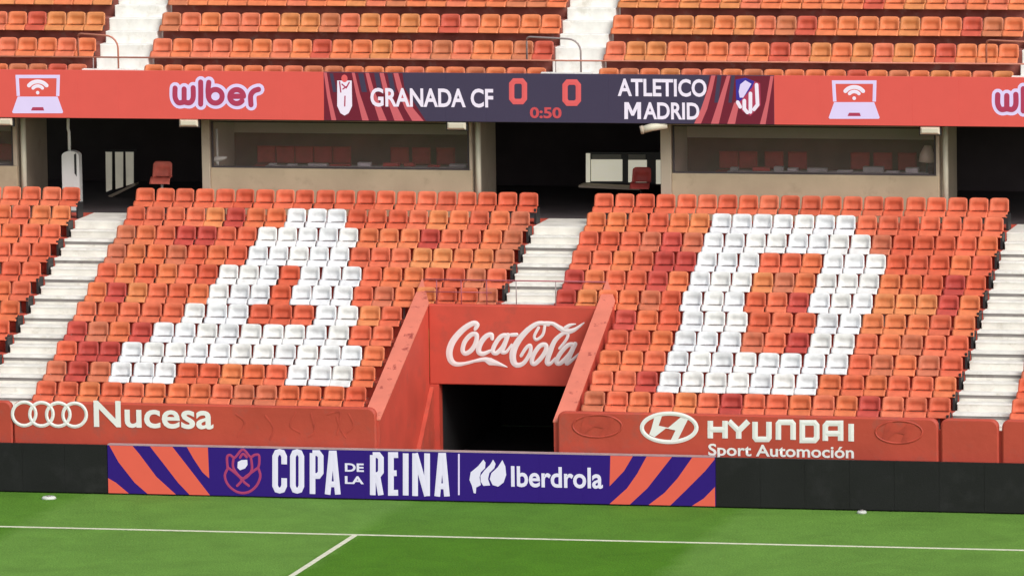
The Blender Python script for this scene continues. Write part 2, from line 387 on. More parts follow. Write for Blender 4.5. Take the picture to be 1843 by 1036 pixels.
wl = empty('front_wall', (0, 0.5, 0), 'low red masonry wall behind the padding along the pitch', 'wall')
boxobj('wall_run', M_lintel, wl, XEND0, VX0, 0.40, 0.52, 0.0, 1.72)
boxobj('wall_run', M_lintel, wl, VX1, XEND1, 0.40, 0.52, 0.0, 1.72)
world_children_fix(wl)

# ------------------------------------------------------------------ padded advertising panels on the front wall
YP = 0.28
def pad(u0, u1, vt0, vt1, label, zb=0.86, rc=0.16, x0=None, x1=None):
    X0 = px(u0, vt0, YP)[0] if x0 is None else x0; X1 = px(u1, vt1, YP)[0] if x1 is None else x1
    zt = 1.985
    root = empty('padded_panel', ((X0+X1)/2, YP, zb), label, 'wall padding', 'red padded panels along the front wall')
    pts = [(X0, zb), (X1, zb)]
    for cx, s0 in ((X1-rc, 0), (X0+rc, 1)):
        for k in range(6):
            a = math.pi/2*(k/5)+(math.pi/2 if s0 else 0)
            pts.append((cx+rc*math.cos(a), zt-rc+rc*math.sin(a)))
    n_ = len(pts); cxm, czm = (X0+X1)/2, (zb+zt)/2
    mb = MB()
    ins = [(x+(0.035 if x < cxm else -0.035), z+(0.035 if z < czm else -0.035)) for x, z in pts]
    vsx = [(x, 0.398, z) for x, z in pts]+[(x, YP+0.03, z) for x, z in pts]+[(x, YP, z) for x, z in ins]
    fs = [(i, (i+1) % n_, (i+1) % n_+n_, i+n_) for i in range(n_)]+[(i+n_, (i+1) % n_+n_, (i+1) % n_+2*n_, i+2*n_) for i in range(n_)]+[tuple(range(2*n_, 3*n_))]
    mb.add(vsx, fs); mb.build('cushion', M_pad, root)
    return root
padL0 = pad(-300, 21, 715, 715, 'red padded panel at the far left of the front wall, cut by the frame')
padL = pad(23, 676, 715, 733, 'long red padded panel lettered Nucesa with four white rings')
padR = pad(1003, 1688, 740, 755, 'long red padded panel lettered HYUNDAI beside a white oval emblem')
padR1 = pad(1693, 1797, 756, 757, 'short plain red padded panel below the right staircase')
padR2 = pad(1803, 2100, 758, 760, 'red padded panel at the far right edge of the front wall')
def W2(pts, Y, o=(0, 0), k=1.0): return [px(o[0]+x/k, o[1]+y/k, Y) for x, y in pts]
PPM = 82.5
# four rings
for cu_ in (43.6, 74.7, 105, 134.5):
    mb = MB(); cv = 745+(cu_-90)*0.02
    mb.ribbon([px(cu_+21*math.cos(t*math.pi/10), cv+21*math.sin(t*math.pi/10), YP) for t in range(20)], 6.2/PPM, YP-0.004, closed=True, h=0.012)
    mb.build('ring_emblem', M_signwhite, padL)
text('lettering', 'Nucesa', 169, 384, 722, 770, YP, M_signwhite, padL, bold=0.02)
for (a, b, c) in (((590, 745), (612, 742), (607, 780)), ((532, 742), (522, 765), (540, 778)), ((560, 745), (566, 775), (556, 785)), ((606, 750), (612, 770), (622, 786)), ((628, 745), (636, 765), (622, 780)), ((425, 745), (440, 760), (428, 785)), ((478, 748), (492, 770), (486, 790))):
    MB().ribbon([px(*a, YP), px(*b, YP), px(*c, YP)], 4.5/PPM, YP, h=0.003).build('faded_mark', M_padghost, padL)
# oval emblem with slanted H
def oval_h(parent, cu_, cv, rx, rz, m_, wf=1.0):
    mb = MB()
    mb.ribbon([px(cu_+rx*math.cos(t*math.pi/14), cv+rz*math.sin(t*math.pi/14), YP) for t in range(28)], 7.5*wf/PPM, YP-0.004, closed=True, h=0.010)
    k = rx/52
    mb.poly_xz([px(cu_+x*k, cv+y*k, YP) for x, y in ((-27, -24), (-13, -24), (-20, -4), (-2, 0), (22, -20), (36, -16), (26, 4), (16, 24), (3, 24), (12, 5), (-6, 1), (-28, 18), (-38, 13), (-34, 2))], YP-0.012)
    mb.build('oval_emblem', m_, parent)
oval_h(padR, 1204.5, 769, 49, 25.5, M_signwhite)
# block letters, hand drawn on the unit box
GL = {'H': [[(0, 0), (0, 1)], [(1, 0), (1, 1)], [(0, .5), (1, .5)]], 'Y': [[(0, 1), (.5, .45), (.5, 0)], [(1, 1), (.5, .45)]],
      'U': [[(0, 1), (0, .1), (.1, 0), (.9, 0), (1, .1), (1, 1)]], 'n': [[(0, 0), (0, .9), (.1, 1), (.9, 1), (1, .9), (1, 0)]],
      'd': [[(0, 0), (0, 1), (.85, 1), (1, .85), (1, .15), (.85, 0), (0, 0)]], 'a': [[(0, 0), (0, .85), (.15, 1), (1, 1), (1, 0)], [(0, .42), (1, .42)]],
      'I': [[(.5, 0), (.5, 1)]],
      'C': [[(1, .68), (1, .88), (.8, .98), (.5, 1), (.2, .98), (0, .88), (0, .12), (.2, .02), (.5, 0), (.8, .02), (1, .12), (1, .32)]],
      'O': [[(1, .5), (1, .88), (.8, .98), (.5, 1), (.2, .98), (0, .88), (0, .12), (.2, .02), (.5, 0), (.8, .02), (1, .12), (1, .5)]],
      'P': [[(0, 0), (0, 1)], [(0, 1), (.7, 1), (1, .92), (1, .52), (.7, .44), (0, .44)]],
      'A': [[(0, 0), (.38, 1), (.62, 1), (1, 0)], [(.14, .25), (.86, .25)]],
      'R': [[(0, 0), (0, 1)], [(0, 1), (.7, 1), (1, .92), (1, .58), (.7, .5), (0, .5)], [(.55, .5), (1, 0)]],
      'E': [[(1, 1), (0, 1), (0, 0), (1, 0)], [(0, .52), (.8, .52)]],
      'N': [[(0, 0), (0, 1)], [(1, 0), (1, 1)], [(0, 1), (1, 0)]], 'G': [[(1, .78), (.9, .93), (.65, 1), (.35, 1), (.1, .9), (0, .7), (0, .3), (.1, .1), (.35, 0), (.65, 0), (.9, .08), (1, .2), (1, .46), (.55, .46)]],
      'c': [[(1, .76), (.9, .93), (.65, 1), (.35, 1), (.1, .9), (0, .7), (0, .3), (.1, .1), (.35, 0), (.65, 0), (.9, .07), (1, .24)]],
      'o': [[(1, .5), (1, .7), (.9, .9), (.65, 1), (.35, 1), (.1, .9), (0, .7), (0, .3), (.1, .1), (.35, 0), (.65, 0), (.9, .1), (1, .3), (1, .5)]],
      'D': [[(0, 0), (0, 1), (.6, 1), (.9, .85), (1, .6), (1, .4), (.9, .15), (.6, 0), (0, 0)]], 'F': [[(0, 0), (0, 1), (1, 1)], [(0, .5), (.8, .5)]],
      'T': [[(0, 1), (1, 1)], [(.5, 1), (.5, 0)]], 'L': [[(0, 1), (0, 0), (1, 0)]], 'M': [[(0, 0), (0, 1)], [(1, 0), (1, 1)], [(0, 1), (.5, .25), (1, 1)]],
      'k': [[(0, 0), (.42, 1), (.58, 1), (1, 0)], [(.2, .3), (.8, .3)]], '0': [[(1, .5), (1, .85), (.8, 1), (.2, 1), (0, .85), (0, .15), (.2, 0), (.8, 0), (1, .15), (1, .5)]]}
def glyphs(spec, w, Y, m_, parent, name='letter', h=0.008):
    # spec: (glyph, u0, u1, v_top, v_bottom) centre-line boxes in pixels
    for ch, u0, u1, vt, vb in spec:
        mb = MB()
        for i, st_ in enumerate(GL[ch]):
            cl_ = st_[0] == st_[-1]
            mb.ribbon([px(u0+x*(u1-u0), vb+y*(vt-vb), Y) for x, y in (st_[:-1] if cl_ else st_)], w, Y-0.002*i, smooth=False, h=h, cap=False, closed=cl_)
        mb.build(name, m_, parent)
sl_ = 0.022
hy = [('H', 1278.5, 1305, 0), ('Y', 1312, 1347, 0), ('U', 1359, 1384, 0), ('n', 1401, 1427.5, 0), ('d', 1444, 1470, 0), ('a', 1485.5, 1513, 0), ('I', 1526, 1538, 0)]
glyphs([(c, a, b, 756.5+(a-1278)*sl_, 788+(a-1278)*sl_) for c, a, b, _ in hy], 10/PPM, YP, M_signwhite, padR)
text('lettering', 'Sport Automoción', 1275, 1537, 800, 828, YP, M_signwhite, padR, bold=0.02)
oval_h(padR, 1075, 766, 44, 20, M_padghost, 0.5)
oval_h(padR, 1618, 777, 42, 20, M_padghost, 0.5)

# ------------------------------------------------------------------ pitch-side LED boards
YB, HB = 0.0, 1.0912
def led_run(x0, x1, nmod, face, label, cat='led board'):
    root = empty('led_board', ((x0+x1)/2, 0.1, 0), label, cat, 'led boards along the touchline')
    w = (x1-x0)/nmod
    for i in range(nmod):
        boxobj('panel', face, root, x0+i*w+0.0015, x0+(i+1)*w-0.0015, YB+(i*37 % 5)*0.0006, YB+0.10, 0.035, HB, b=0.002)
    if face is not M_ledoff: boxobj('top_trim', mat('trim_aluminium', (0.42, 0.30, 0.31), rough=0.5), root, x0+0.004, x1-0.004, YB+0.004, YB+0.16, HB+0.001, HB+0.026)  # lighter strip put in for the sky sheen on the board's top
    boxobj('casing', M_casing, root, x0+0.004, x1-0.004, YB+0.102, YB+0.16, 0.0, HB-0.01)
    return root
XB0, XB1 = -8.2426, 5.3313
lb0 = led_run(XB0-8.75, XB0-0.012, 9, M_ledoff, 'blank black led board at the left, beside the lit board')
lb2 = led_run(XB1+0.012, XB1+10.7, 11, M_ledoff, 'blank black led board at the right, below the HYUNDAI panel')
lb1 = led_run(XB0, XB1, 14, L_purple, 'lit purple led board reading COPA DE LA REINA with orange stripes')
def polys(parent, plist, o, k, Y, m_, name, off=0.007, clamp=None):
    for pts in plist:
        w_ = W2(pts, Y, o, k)
        if clamp: w_ = [(min(max(x, clamp[0]), clamp[1]), min(max(z, clamp[2]), clamp[3])) for x, z in w_]
        MB().poly_xz(w_, Y-off, Y-0.001).build(name, m_, parent)
K4 = 3.8375
cl = (XB0+0.005, XB1-0.005, 0.036, HB-0.003)
polys(lb1, [[(740, 690), (800, 720), (890, 815), (740, 810)],
            [(755, 440), (915, 440), (960, 520), (1080, 680), (1215, 820), (1020, 815), (930, 720), (820, 580)],
            [(1035, 440), (1190, 440), (1290, 600), (1450, 825), (1310, 820), (1230, 720), (1130, 590)],
            [(1290, 440), (1435, 440), (1445, 690), (1400, 650), (1340, 560)]], (0, 680), K4, YB, L_orange, 'orange_stripe', clamp=cl)
polys(lb1, [[(685, 490), (840, 490), (780, 640), (680, 745)],
            [(935, 490), (1110, 490), (1050, 620), (940, 760), (820, 890), (680, 890), (800, 760), (870, 660)],
            [(1250, 490), (1412, 490), (1412, 560), (1340, 640), (1210, 770), (1100, 900), (950, 900), (1060, 790), (1150, 690)],
            [(1412, 750), (1412, 920), (1250, 920), (1330, 830)]], (920, 680), K4, YB, L_orange, 'orange_stripe', clamp=cl)
K2 = 7.679
def c2(x0, x1): return (380+x0/K2, 380+x1/K2)
lets = [('C', *c2(885, 1010), 790+172/K2, 790+705/K2), ('O', *c2(1130, 1248), 790+175/K2, 790+707/K2), ('P', *c2(1402, 1515), 790+188/K2, 790+752/K2), ('A', *c2(1610, 1752), 790+195/K2, 790+760/K2)]
def c3(x0, x1): return (460+x0/K4, 460+x1/K4)
lets += [('R', *c3(810, 866), 680+530/K4, 680+806/K4), ('E', *c3(935, 985), 680+530/K4, 680+790/K4), ('I', *c3(1030, 1044), 680+518/K4, 680+808/K4), ('N', *c3(1102, 1185), 680+518/K4, 680+812/K4), ('A', *c3(1255, 1322), 680+535/K4, 680+815/K4)]
glyphs(lets, 10.5/PPM, YB, L_copawhite, lb1)
text('lettering', 'DE', 621, 655, 833, 848, YB, L_copawhite, lb1, bold=0.03)
text('lettering', 'LA', 621, 655, 856, 870, YB, L_copawhite, lb1, bold=0.03)
text('lettering', 'Iberdrola', 920, 1085, 839.5, 877, YB, L_copawhite, lb1, bold=0.022)
MB().poly_xz([px(824.5, 816, YB), px(827.5, 816, YB), px(827.5, 890, YB), px(824.5, 890, YB)], YB-0.008).build('divider_bar', L_lav, lb1)
K3 = 1843/280.
for pts in ([(330, 140), (355, 175), (350, 240), (300, 290), (285, 350), (300, 440), (245, 470), (240, 540), (215, 535), (195, 450), (165, 380), (180, 290), (270, 215)],
            [(445, 140), (475, 190), (460, 240), (400, 300), (385, 370), (410, 445), (330, 450), (298, 400), (296, 330), (340, 270), (410, 200)],
            [(555, 145), (590, 220), (600, 320), (570, 410), (505, 460), (440, 440), (405, 370), (425, 300), (500, 230)]):
    MB().poly_xz(W2(pts, YB, (820, 805), K3), YB-0.009).build('leaf_emblem', L_copawhite, lb1)
cre = MB(); wc = 4.6/PPM
o2 = (380, 790)
for pts, cls in (([(230, 400), (190, 500), (230, 620), (330, 710), (440, 740), (550, 710), (640, 620), (680, 500), (650, 390)], False),
                 ([(230, 400), (220, 250), (260, 215), (310, 250), (340, 240), (440, 140), (540, 240), (600, 215), (660, 220), (665, 330), (650, 390)], False),
                 ([(310, 260), (310, 400), (440, 540), (560, 430), (550, 250)], False), ([(235, 390), (340, 470), (420, 560), (360, 640)], False),
                 ([(650, 390), (540, 470), (440, 560), (520, 640)], False), ([(400, 250), (440, 200), (490, 245)], False)):
    cre.ribbon(W2(pts, YB, o2, K2), wc, YB, closed=cls, h=0.008)
cre.build('crest_outline', L_crest, lb1)
MB().poly_xz(W2([(370, 310), (420, 285), (500, 280), (505, 350), (470, 400), (400, 425), (365, 390)], YB, o2, K2), YB-0.01).build('crest_ball', L_copawhite, lb1)
for b_ in (lb0, lb1, lb2): world_children_fix(b_)
for b_ in (padL0, padL, padR, padR1, padR2): world_children_fix(b_)

# ------------------------------------------------------------------ tunnel entrance (vomitory)
vo = empty('tunnel_entrance', ((VX0+VX1)/2, 2.5, 0), 'red walled tunnel entrance with black doorway between the seat blocks', 'tunnel entrance')
slope = lambda y: 1.55+0.426*y
XI0, XI1 = -2.17, 1.70
w0 = MB().prism_z([(XI0, 0.36, slope(0.36)), (XI0, YL, slope(YL)), (VX0, 5.95, slope(5.95)), (VX0, 0.36, slope(0.36))], 0.0).build('left_wall', M_lintel, vo)
w1 = MB().prism_z([(VX1, 0.41, slope(0.41)), (VX1-0.03, 5.12, slope(5.12)), (XI1, 6.0, slope(6.0)), (XI1, 0.41, slope(0.41))], 0.0).build('right_wall', M_lintel, vo)
def cap(pts): 
    mb = MB(); n_ = len(pts)
    mb.add([(x, y, slope(y)+0.003) for x, y in pts]+[(x, y, slope(y)+0.032) for x, y in pts],
           [tuple(range(n_, 2*n_)), tuple(range(n_-1, -1, -1))]+[(i, (i+1) % n_, (i+1) % n_+n_, i+n_) for i in range(n_)])
    return mb
cap([(XI0+0.015, 0.352), (XI0+0.015, YL), (VX0-0.012, 5.97), (VX0-0.012, 0.352)]).build('coping', M_cap, w0)
cap([(VX1+0.012, 0.405), (VX1-0.02, 5.14), (XI1-0.015, 6.02), (XI1-0.015, 0.405)]).build('coping', M_cap, w1)
# lintel with opening
OX0, OX1 = px(790, 692, YL)[0], 1.52
OZ = 1.86; LT = px(772, 548, YL)[1]
lin = boxobj('lintel', M_lintel, vo, XI0+0.002, XI1-0.002, YL, YL+0.30, OZ, LT, b=0.02)
boxobj('door_jamb', M_lintel, vo, XI0+0.002, OX0, YL+0.003, YL+0.30, 0.0, OZ-0.002)
boxobj('door_jamb', M_lintel, vo, OX1, XI1-0.002, YL+0.003, YL+0.30, 0.0, OZ-0.002)
boxobj('floor_slab', M_grey, vo, XI0+0.002, XI1-0.002, 0.55, YL+0.3, 0.004, 0.05)
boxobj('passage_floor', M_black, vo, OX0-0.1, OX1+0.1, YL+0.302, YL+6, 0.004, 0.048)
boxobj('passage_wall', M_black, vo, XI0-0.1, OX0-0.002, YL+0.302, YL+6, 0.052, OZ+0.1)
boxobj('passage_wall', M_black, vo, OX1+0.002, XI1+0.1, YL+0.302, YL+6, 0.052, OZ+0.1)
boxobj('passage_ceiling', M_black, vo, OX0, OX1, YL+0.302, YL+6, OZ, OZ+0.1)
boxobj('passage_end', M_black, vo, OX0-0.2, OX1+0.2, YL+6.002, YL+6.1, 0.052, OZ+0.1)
# wedge added for the triangle of shade on the wall beside the doorway
mb = MB()
sx0, sx1 = XI0+0.004, XI0+0.10
mb.add([(sx1, 3.0, 0.05), (sx1, YL-0.01, 0.05), (sx1, YL-0.01, 1.80), (sx0, 3.0, 0.05), (sx0, YL-0.01, 0.05), (sx0, YL-0.01, 1.80)], [(0, 1, 2), (5, 4, 3), (0, 2, 5, 3), (1, 4, 5, 2), (0, 3, 4, 1)])
mb.build('stair_stringer', M_redpaint, vo)
# script lettering, hand traced strokes
KC = 1843/270.; oc = (790, 565); wpx = 1/KC/79.0
def script(strokes, name):
    mb = MB()
    for i, (pts, ws, cls) in enumerate(strokes):
        ww = [x*wpx for x in ws] if isinstance(ws, (list, tuple)) else ws*wpx
        mb.ribbon(W2(pts, YL, oc, KC), ww, YL-0.003-0.001*i, closed=cls, h=0.010)
    mb.build(name, M_signpink, lin)
script([([(445, 185), (470, 130), (420, 112), (300, 185), (180, 320), (130, 450), (145, 560), (210, 612), (320, 605), (440, 575), (560, 555), (630, 580), (720, 605), (840, 650)], [40, 62, 62, 70, 78, 82, 78, 58, 40, 36, 55, 92, 55, 10], False)], 'script_letter')
script([([(465, 255), (400, 250), (320, 335), (292, 440), (325, 482), (395, 445), (450, 360)], 56, True)], 'script_letter')
script([([(655, 300), (645, 250), (575, 275), (505, 370), (490, 460), (545, 485), (640, 445)], [45, 55, 60, 66, 66, 56, 30], False)], 'script_letter')
script([([(830, 262), (760, 275), (690, 370), (662, 455), (705, 478), (775, 415), (820, 330)], 54, True), ([(850, 255), (805, 380), (775, 460), (830, 460), (895, 370)], [55, 55, 55, 40, 22], False)], 'script_letter')
script([([(890, 255), (955, 250)], 46, False)], 'script_hyphen')
script([([(1345, 125), (1220, 112), (1085, 200), (965, 345), (910, 480), (920, 590), (975, 625), (1050, 590), (1120, 475), (1125, 385), (1075, 410), (1010, 510)], [50, 50, 64, 76, 84, 78, 60, 50, 46, 44, 42, 40], False),
        ([(1300, 150), (1275, 255), (1200, 312), (1172, 270), (1225, 165)], 36, False),
        ([(1220, 112), (1385, 112), (1480, 165), (1570, 210), (1665, 190), (1785, 105)], [40, 44, 60, 70, 50, 12], False),
        ([(1560, 165), (1610, 135), (1680, 122)], [50, 40, 14], False)], 'script_letter')
script([([(1310, 375), (1240, 390), (1165, 495), (1142, 590), (1185, 605), (1270, 520), (1318, 430)], 54, True)], 'script_letter')
script([([(1480, 420), (1560, 320), (1585, 250), (1530, 235), (1430, 320), (1370, 450), (1330, 590), (1370, 605), (1430, 540)], [30, 36, 40, 44, 56, 64, 62, 44, 26], False)], 'script_letter')
script([([(1650, 375), (1580, 385), (1490, 485), (1445, 585), (1490, 602), (1580, 520), (1635, 440)], 54, True), ([(1675, 365), (1605, 520), (1570, 605), (1640, 560), (1725, 480)], [54, 54, 54, 38, 20], False)], 'script_letter')
world_children_fix(vo)

# safety rail above the entrance
sr = empty('safety_rail', (0, YL+0.2, LT), 'thin plum safety rail across the top of the tunnel entrance', 'railing')
YR = YL+0.18; zr = px(930, 505, YR)[1]; zr2 = px(930, 527, YR)[1]
xr0, xr1 = -2.3, 1.85
for zz in (zr,):
    MB().tube([(xr0, YR, zz), (xr1, YR, zz)], 0.015).build('top_rail', M_purplerail, sr)
MB().tube([(xr0, YR, zr2), (-0.75, YR, zr2)], 0.010).build('middle_rail', M_purplerail, sr)
for u in (786, 830, 876, 929, 1000):
    X = px(u, 520, YR)[0]
    MB().tube([(X, YR, LT-0.02), (X, YR, zr)], 0.012).build('post', M_purplerail if u < 900 else M_greyrail, sr)
world_children_fix(sr)

# ------------------------------------------------------------------ stadium seats
def seat_meshes():
    nu, nv = 10, 9
    def sm(a, b, t): t = min(max((t-a)/(b-a), 0), 1); return t*t*(3-2*t)
    back = MB(); F = []; B = []
    for j in range(nv+1):
        t = j/nv
        for i in range(nu+1):
            s = -1+2*i/nu; a = abs(s)
            hw = 0.228-0.012*t-0.012*sm(0.85, 1.0, t)
            z = 0.40+0.30*t-0.026*sm(0.74, 1.0, a)*t**8
            rec = 0.062*(1-sm(0.62, 0.80, a))*(1-sm(0.35, 0.78, t))
            y = -0.075+0.075*t-0.035*a**3+rec
            F.append((s*hw, y, z)); B.append((s*hw*0.985, y+0.022, z-0.004))
    n1 = (nu+1)*(nv+1); W1 = nu+1
    fs = [(j*W1+i, j*W1+i+1, (j+1)*W1+i+1, (j+1)*W1+i) for j in range(nv) for i in range(nu)]
    fb = [tuple(k+n1 for k in f[::-1]) for f in fs]
    rim = list(range(W1))+[j*W1+nu for j in range(1, nv+1)]+[nv*W1+i for i in range(nu-1, -1, -1)]+[j*W1 for j in range(nv-1, 0, -1)]
    fr = [(rim[k], rim[k]+n1, rim[(k+1) % len(rim)]+n1, rim[(k+1) % len(rim)]) for k in range(len(rim))]
    back.add(F+B, fs+fb+fr, 0, True)
    pan = MB(); F = []; B = []
    prof = [(-0.040, 0.392), (-0.10, 0.384), (-0.16, 0.388), (-0.205, 0.388), (-0.240, 0.376), (-0.290, 0.346), (-0.335, 0.314), (-0.362, 0.288)]
    for (y, z) in prof:
        t = (-y)/0.362
        for i in range(nu+1):
            s = -1+2*i/nu; a = abs(s)
            hw = 0.222+0.013*t
            zz = z+0.030*sm(0.7, 1.0, a)*(1-sm(0.75, 1.0, t))
            F.append((s*hw, y+0.012*a*a*sm(.8, 1., t), zz)); B.append((s*hw*0.98, y+(0.012 if t > 0.9 else 0.0), zz-(0.014 if t < 0.95 else 0.0)))
    n1 = W1*len(prof); nvp = len(prof)-1
    fs = [(j*W1+i, (j+1)*W1+i, (j+1)*W1+i+1, j*W1+i+1) for j in range(nvp) for i in range(nu)]
    fb = [tuple(k+n1 for k in f[::-1]) for f in fs]
    rim = list(range(W1))+[j*W1+nu for j in range(1, nvp+1)]+[nvp*W1+i for i in range(nu-1, -1, -1)]+[j*W1 for j in range(nvp-1, 0, -1)]
    fr = [(rim[(k+1) % len(rim)], rim[(k+1) % len(rim)]+n1, rim[k]+n1, rim[k]) for k in range(len(rim))]
    pan.add(F+B, fs+fb+fr, 0, True)
    br = MB(); br.box(-0.15, -0.12, -0.20, 0.07, 0.325, 0.355); br.box(0.12, 0.15, -0.20, 0.07, 0.325, 0.355); br.box(-0.16, 0.16, 0.05, 0.075, 0.26, 0.41)
    br.box(-0.02, 0.02, -0.19, -0.15, 0.0, 0.365); br.box(-0.06, 0.06, -0.23, -0.11, 0.0, 0.012)
    return back, pan, br
sb, sp, sbr = seat_meshes()
def mk(mb, name, m_):
    o = mb.build(name, m_); me = o.data; bpy.data.objects.remove(o); return me
ME_back = mk(sb, 'backrest', M_seat); ME_pan = mk(sp, 'seat_pan', M_seat); ME_br = mk(sbr, 'bracket', M_steel)
PAL = {'orange': [(0.59, 0.145, 0.062), (0.61, 0.158, 0.068), (0.57, 0.135, 0.056), (0.58, 0.160, 0.065)],
       'salmon': [(0.60, 0.128, 0.064), (0.61, 0.140, 0.072), (0.57, 0.115, 0.058)],
       'red': [(0.54, 0.105, 0.050), (0.51, 0.092, 0.046), (0.55, 0.112, 0.058)],
       'dark red': [(0.42, 0.060, 0.044), (0.46, 0.070, 0.052), (0.40, 0.054, 0.042)],
       'brownish': [(0.48, 0.135, 0.070), (0.50, 0.145, 0.080)],
       'yellowed orange': [(0.60, 0.200, 0.078), (0.59, 0.185, 0.072)],
       'white': [(0.74, 0.75, 0.76), (0.72, 0.735, 0.75), (0.74, 0.74, 0.725), (0.69, 0.70, 0.715)]}
SEATS = 0
def seat(x, r, tone, where, rowcat):
    global SEATS
    c = random.choice(PAL[tone]); j = random.uniform(0.97, 1.07)*(1.0 if tone == 'white' else 1.10)
    fade = 0.5+0.5*math.sin(x*0.55+r*0.8)*math.cos(x*0.23-r*0.5+1.0)          # sun fading runs in patches
    if tone not in ('white', 'dark red'): c = (c[0], c[1]*(0.93+0.22*fade), c[2]*(0.92+0.22*fade))
    c = tuple(min(0.82, q*j) for q in c)
    white = tone == 'white'
    e = bpy.data.objects.new('white_stadium_seat' if white else 'red_stadium_seat', None); e.empty_display_size = 0.1
    e.scale = (1.0 if r >= 5 else 1.05, 1, 1)
    e.location = (x+random.uniform(-0.006, 0.006), rowy(r)+random.uniform(-0.008, 0.008), tread(r)); e.rotation_euler = (random.uniform(-0.03, 0.03), random.uniform(-0.012, 0.012), random.uniform(-0.05, 0.05))
    COL.objects.link(e)
    tag(e, f'{tone} plastic seat, {where}', 'seat', 'white seats spelling letters' if white else 'red and orange seats of the lower tier')
    for me, nm in ((ME_back, 'backrest'), (ME_pan, 'seat_pan'), (ME_br, 'bracket')):
        o = bpy.data.objects.new(nm, me); o.color = (*c, 1); o.parent = e; COL.objects.link(o)
    SEATS += 1
def tone_for(k, r):
    if k == 0: return random.choice(['salmon', 'red', 'red'])  # overhang shade on the top row put into deeper tones
    x = random.random()
    if x < 0.004: return 'dark red'
    if x < 0.16: return 'brownish' if random.random() < .5 else 'yellowed orange'
    if x < 0.42: return 'salmon'
    if x < 0.72: return 'orange'
    return 'red'
WHL = {1: range(8, 11), 2: range(7, 12), 3: range(7, 12), 4: [6, 7, 8, 10, 11, 12], 5: [6, 7, 8, 10, 11, 12], 6: [5, 6, 7, 11, 12], 7: range(4, 13), 8: range(3, 14), 9: [3, 4, 5, 11, 12, 13]}
DKL = {1: [5], 2: [3, 4, 15], 7: [0, 3], 8: [1, 2], 9: [1]}
RDL = {4: [9], 5: [9], 6: [8, 9, 10]}
WHR = {1: range(6, 13), 2: range(6, 14), 3: [6, 7, 8, 12, 13, 14], 4: [6, 7, 8, 12, 13, 14], 5: [6, 7, 8, 12, 13, 14]}
WHRr = {6: [5, 6, 10, 11, 12], 7: [5, 6, 10, 11, 12], 8: range(5, 13), 9: range(6, 13)}
DKR = {2: [4], 3: [4, 5], 4: [0, 4, 18], 5: [0, 11, 18]}
DKRr = {6: [15], 7: [7], 9: [13], 10: [3, 9]}
for k in range(11):
    r = 10-k; rw = f'{ORD[k+1]} row from top' if k < 8 else ['third row from bottom', 'second row from bottom', 'bottom row'][k-8]
    if k <= 5:
        for i in range(20):
            t = 'white' if i in WHL.get(k, []) else 'dark red' if i in DKL.get(k, []) else 'red' if i in RDL.get(k, []) else tone_for(k, r)
            seat(XBL+P*(i+.5), r, t, f'{rw}, {ORD[i+1]} seat from left stairs, letter A block', k)
            t = 'white' if i in WHR.get(k, []) else 'dark red' if i in DKR.get(k, []) else tone_for(k, r)
            seat(XS+P*(i+.5), r, t, f'{rw}, {ORD[i+1]} seat from middle stairs, letter D block', k)
    else:
        for i in range(17):
            x = XBL+PLOW*(i+.48)
            if x < VX0-0.21:
                t = 'white' if i in WHL.get(k, []) else 'dark red' if i in DKL.get(k, []) else 'red' if i in RDL.get(k, []) else tone_for(k, r)
                seat(x, r, t, f'{rw}, {ORD[i+1]} seat from left stairs, letter A block', k)
            x = XBR-PLOW*(i+.48)
            if x > VX1+0.21:
                t = 'white' if i in WHRr.get(k, []) else 'dark red' if i in DKRr.get(k, []) else tone_for(k, r)
                seat(x, r, t, f'{rw}, {ORD[i+1]} seat from right stairs, letter D block', k)
    # block beyond the left stairs
    nl = [5, 4, 4, 3, 3, 2, 2, 2, 2, 1, 1][k]
    for i in range(nl):
        x = AX[0][0]-0.02-(P if k <= 5 else PLOW)*(i+.5)
        seat(x, r, tone_for(k, r), f'{rw}, {ORD[i+1]} seat left of the left stairs', k)
    if k >= 6:
        for i in range(2 if k > 7 else 1):
            seat(AX[2][1]+0.02+PLOW*(i+.5), r, tone_for(k, r), f'{rw}, {ORD[i+1]} seat right of the right stairs', k)

# ------------------------------------------------------------------ back of the lower tier: boxes, openings, soffit
YF = rowy(10)+0.80           # front of the boxes
ZFL = tread(10)              # walkway level
YFA = 9.45                   # ribbon board plane
ZFA0 = px(900, 219.5, YFA)[1]; ZFA1 = px(988, 133.5, YFA)[1]
walk = empty('upper_deck_slab', (0, 12, ZFA0), 'grey underside slab of the upper tier above the boxes', 'slab')
boxobj('slab', M_grey, walk, -17, 17, YFA+0.30, 20, ZFA0+0.04, ZFA0+0.30)
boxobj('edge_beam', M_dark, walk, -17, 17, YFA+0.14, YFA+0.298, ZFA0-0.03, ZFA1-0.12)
world_children_fix(walk)
con = empty('concourse', (0, 15, ZFL), kind='structure')
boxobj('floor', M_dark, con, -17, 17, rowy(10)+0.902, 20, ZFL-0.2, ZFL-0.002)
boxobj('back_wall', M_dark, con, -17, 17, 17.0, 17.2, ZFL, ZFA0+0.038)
world_children_fix(con)
ZT = ZFA0+0.036
YBK = YF+2.45
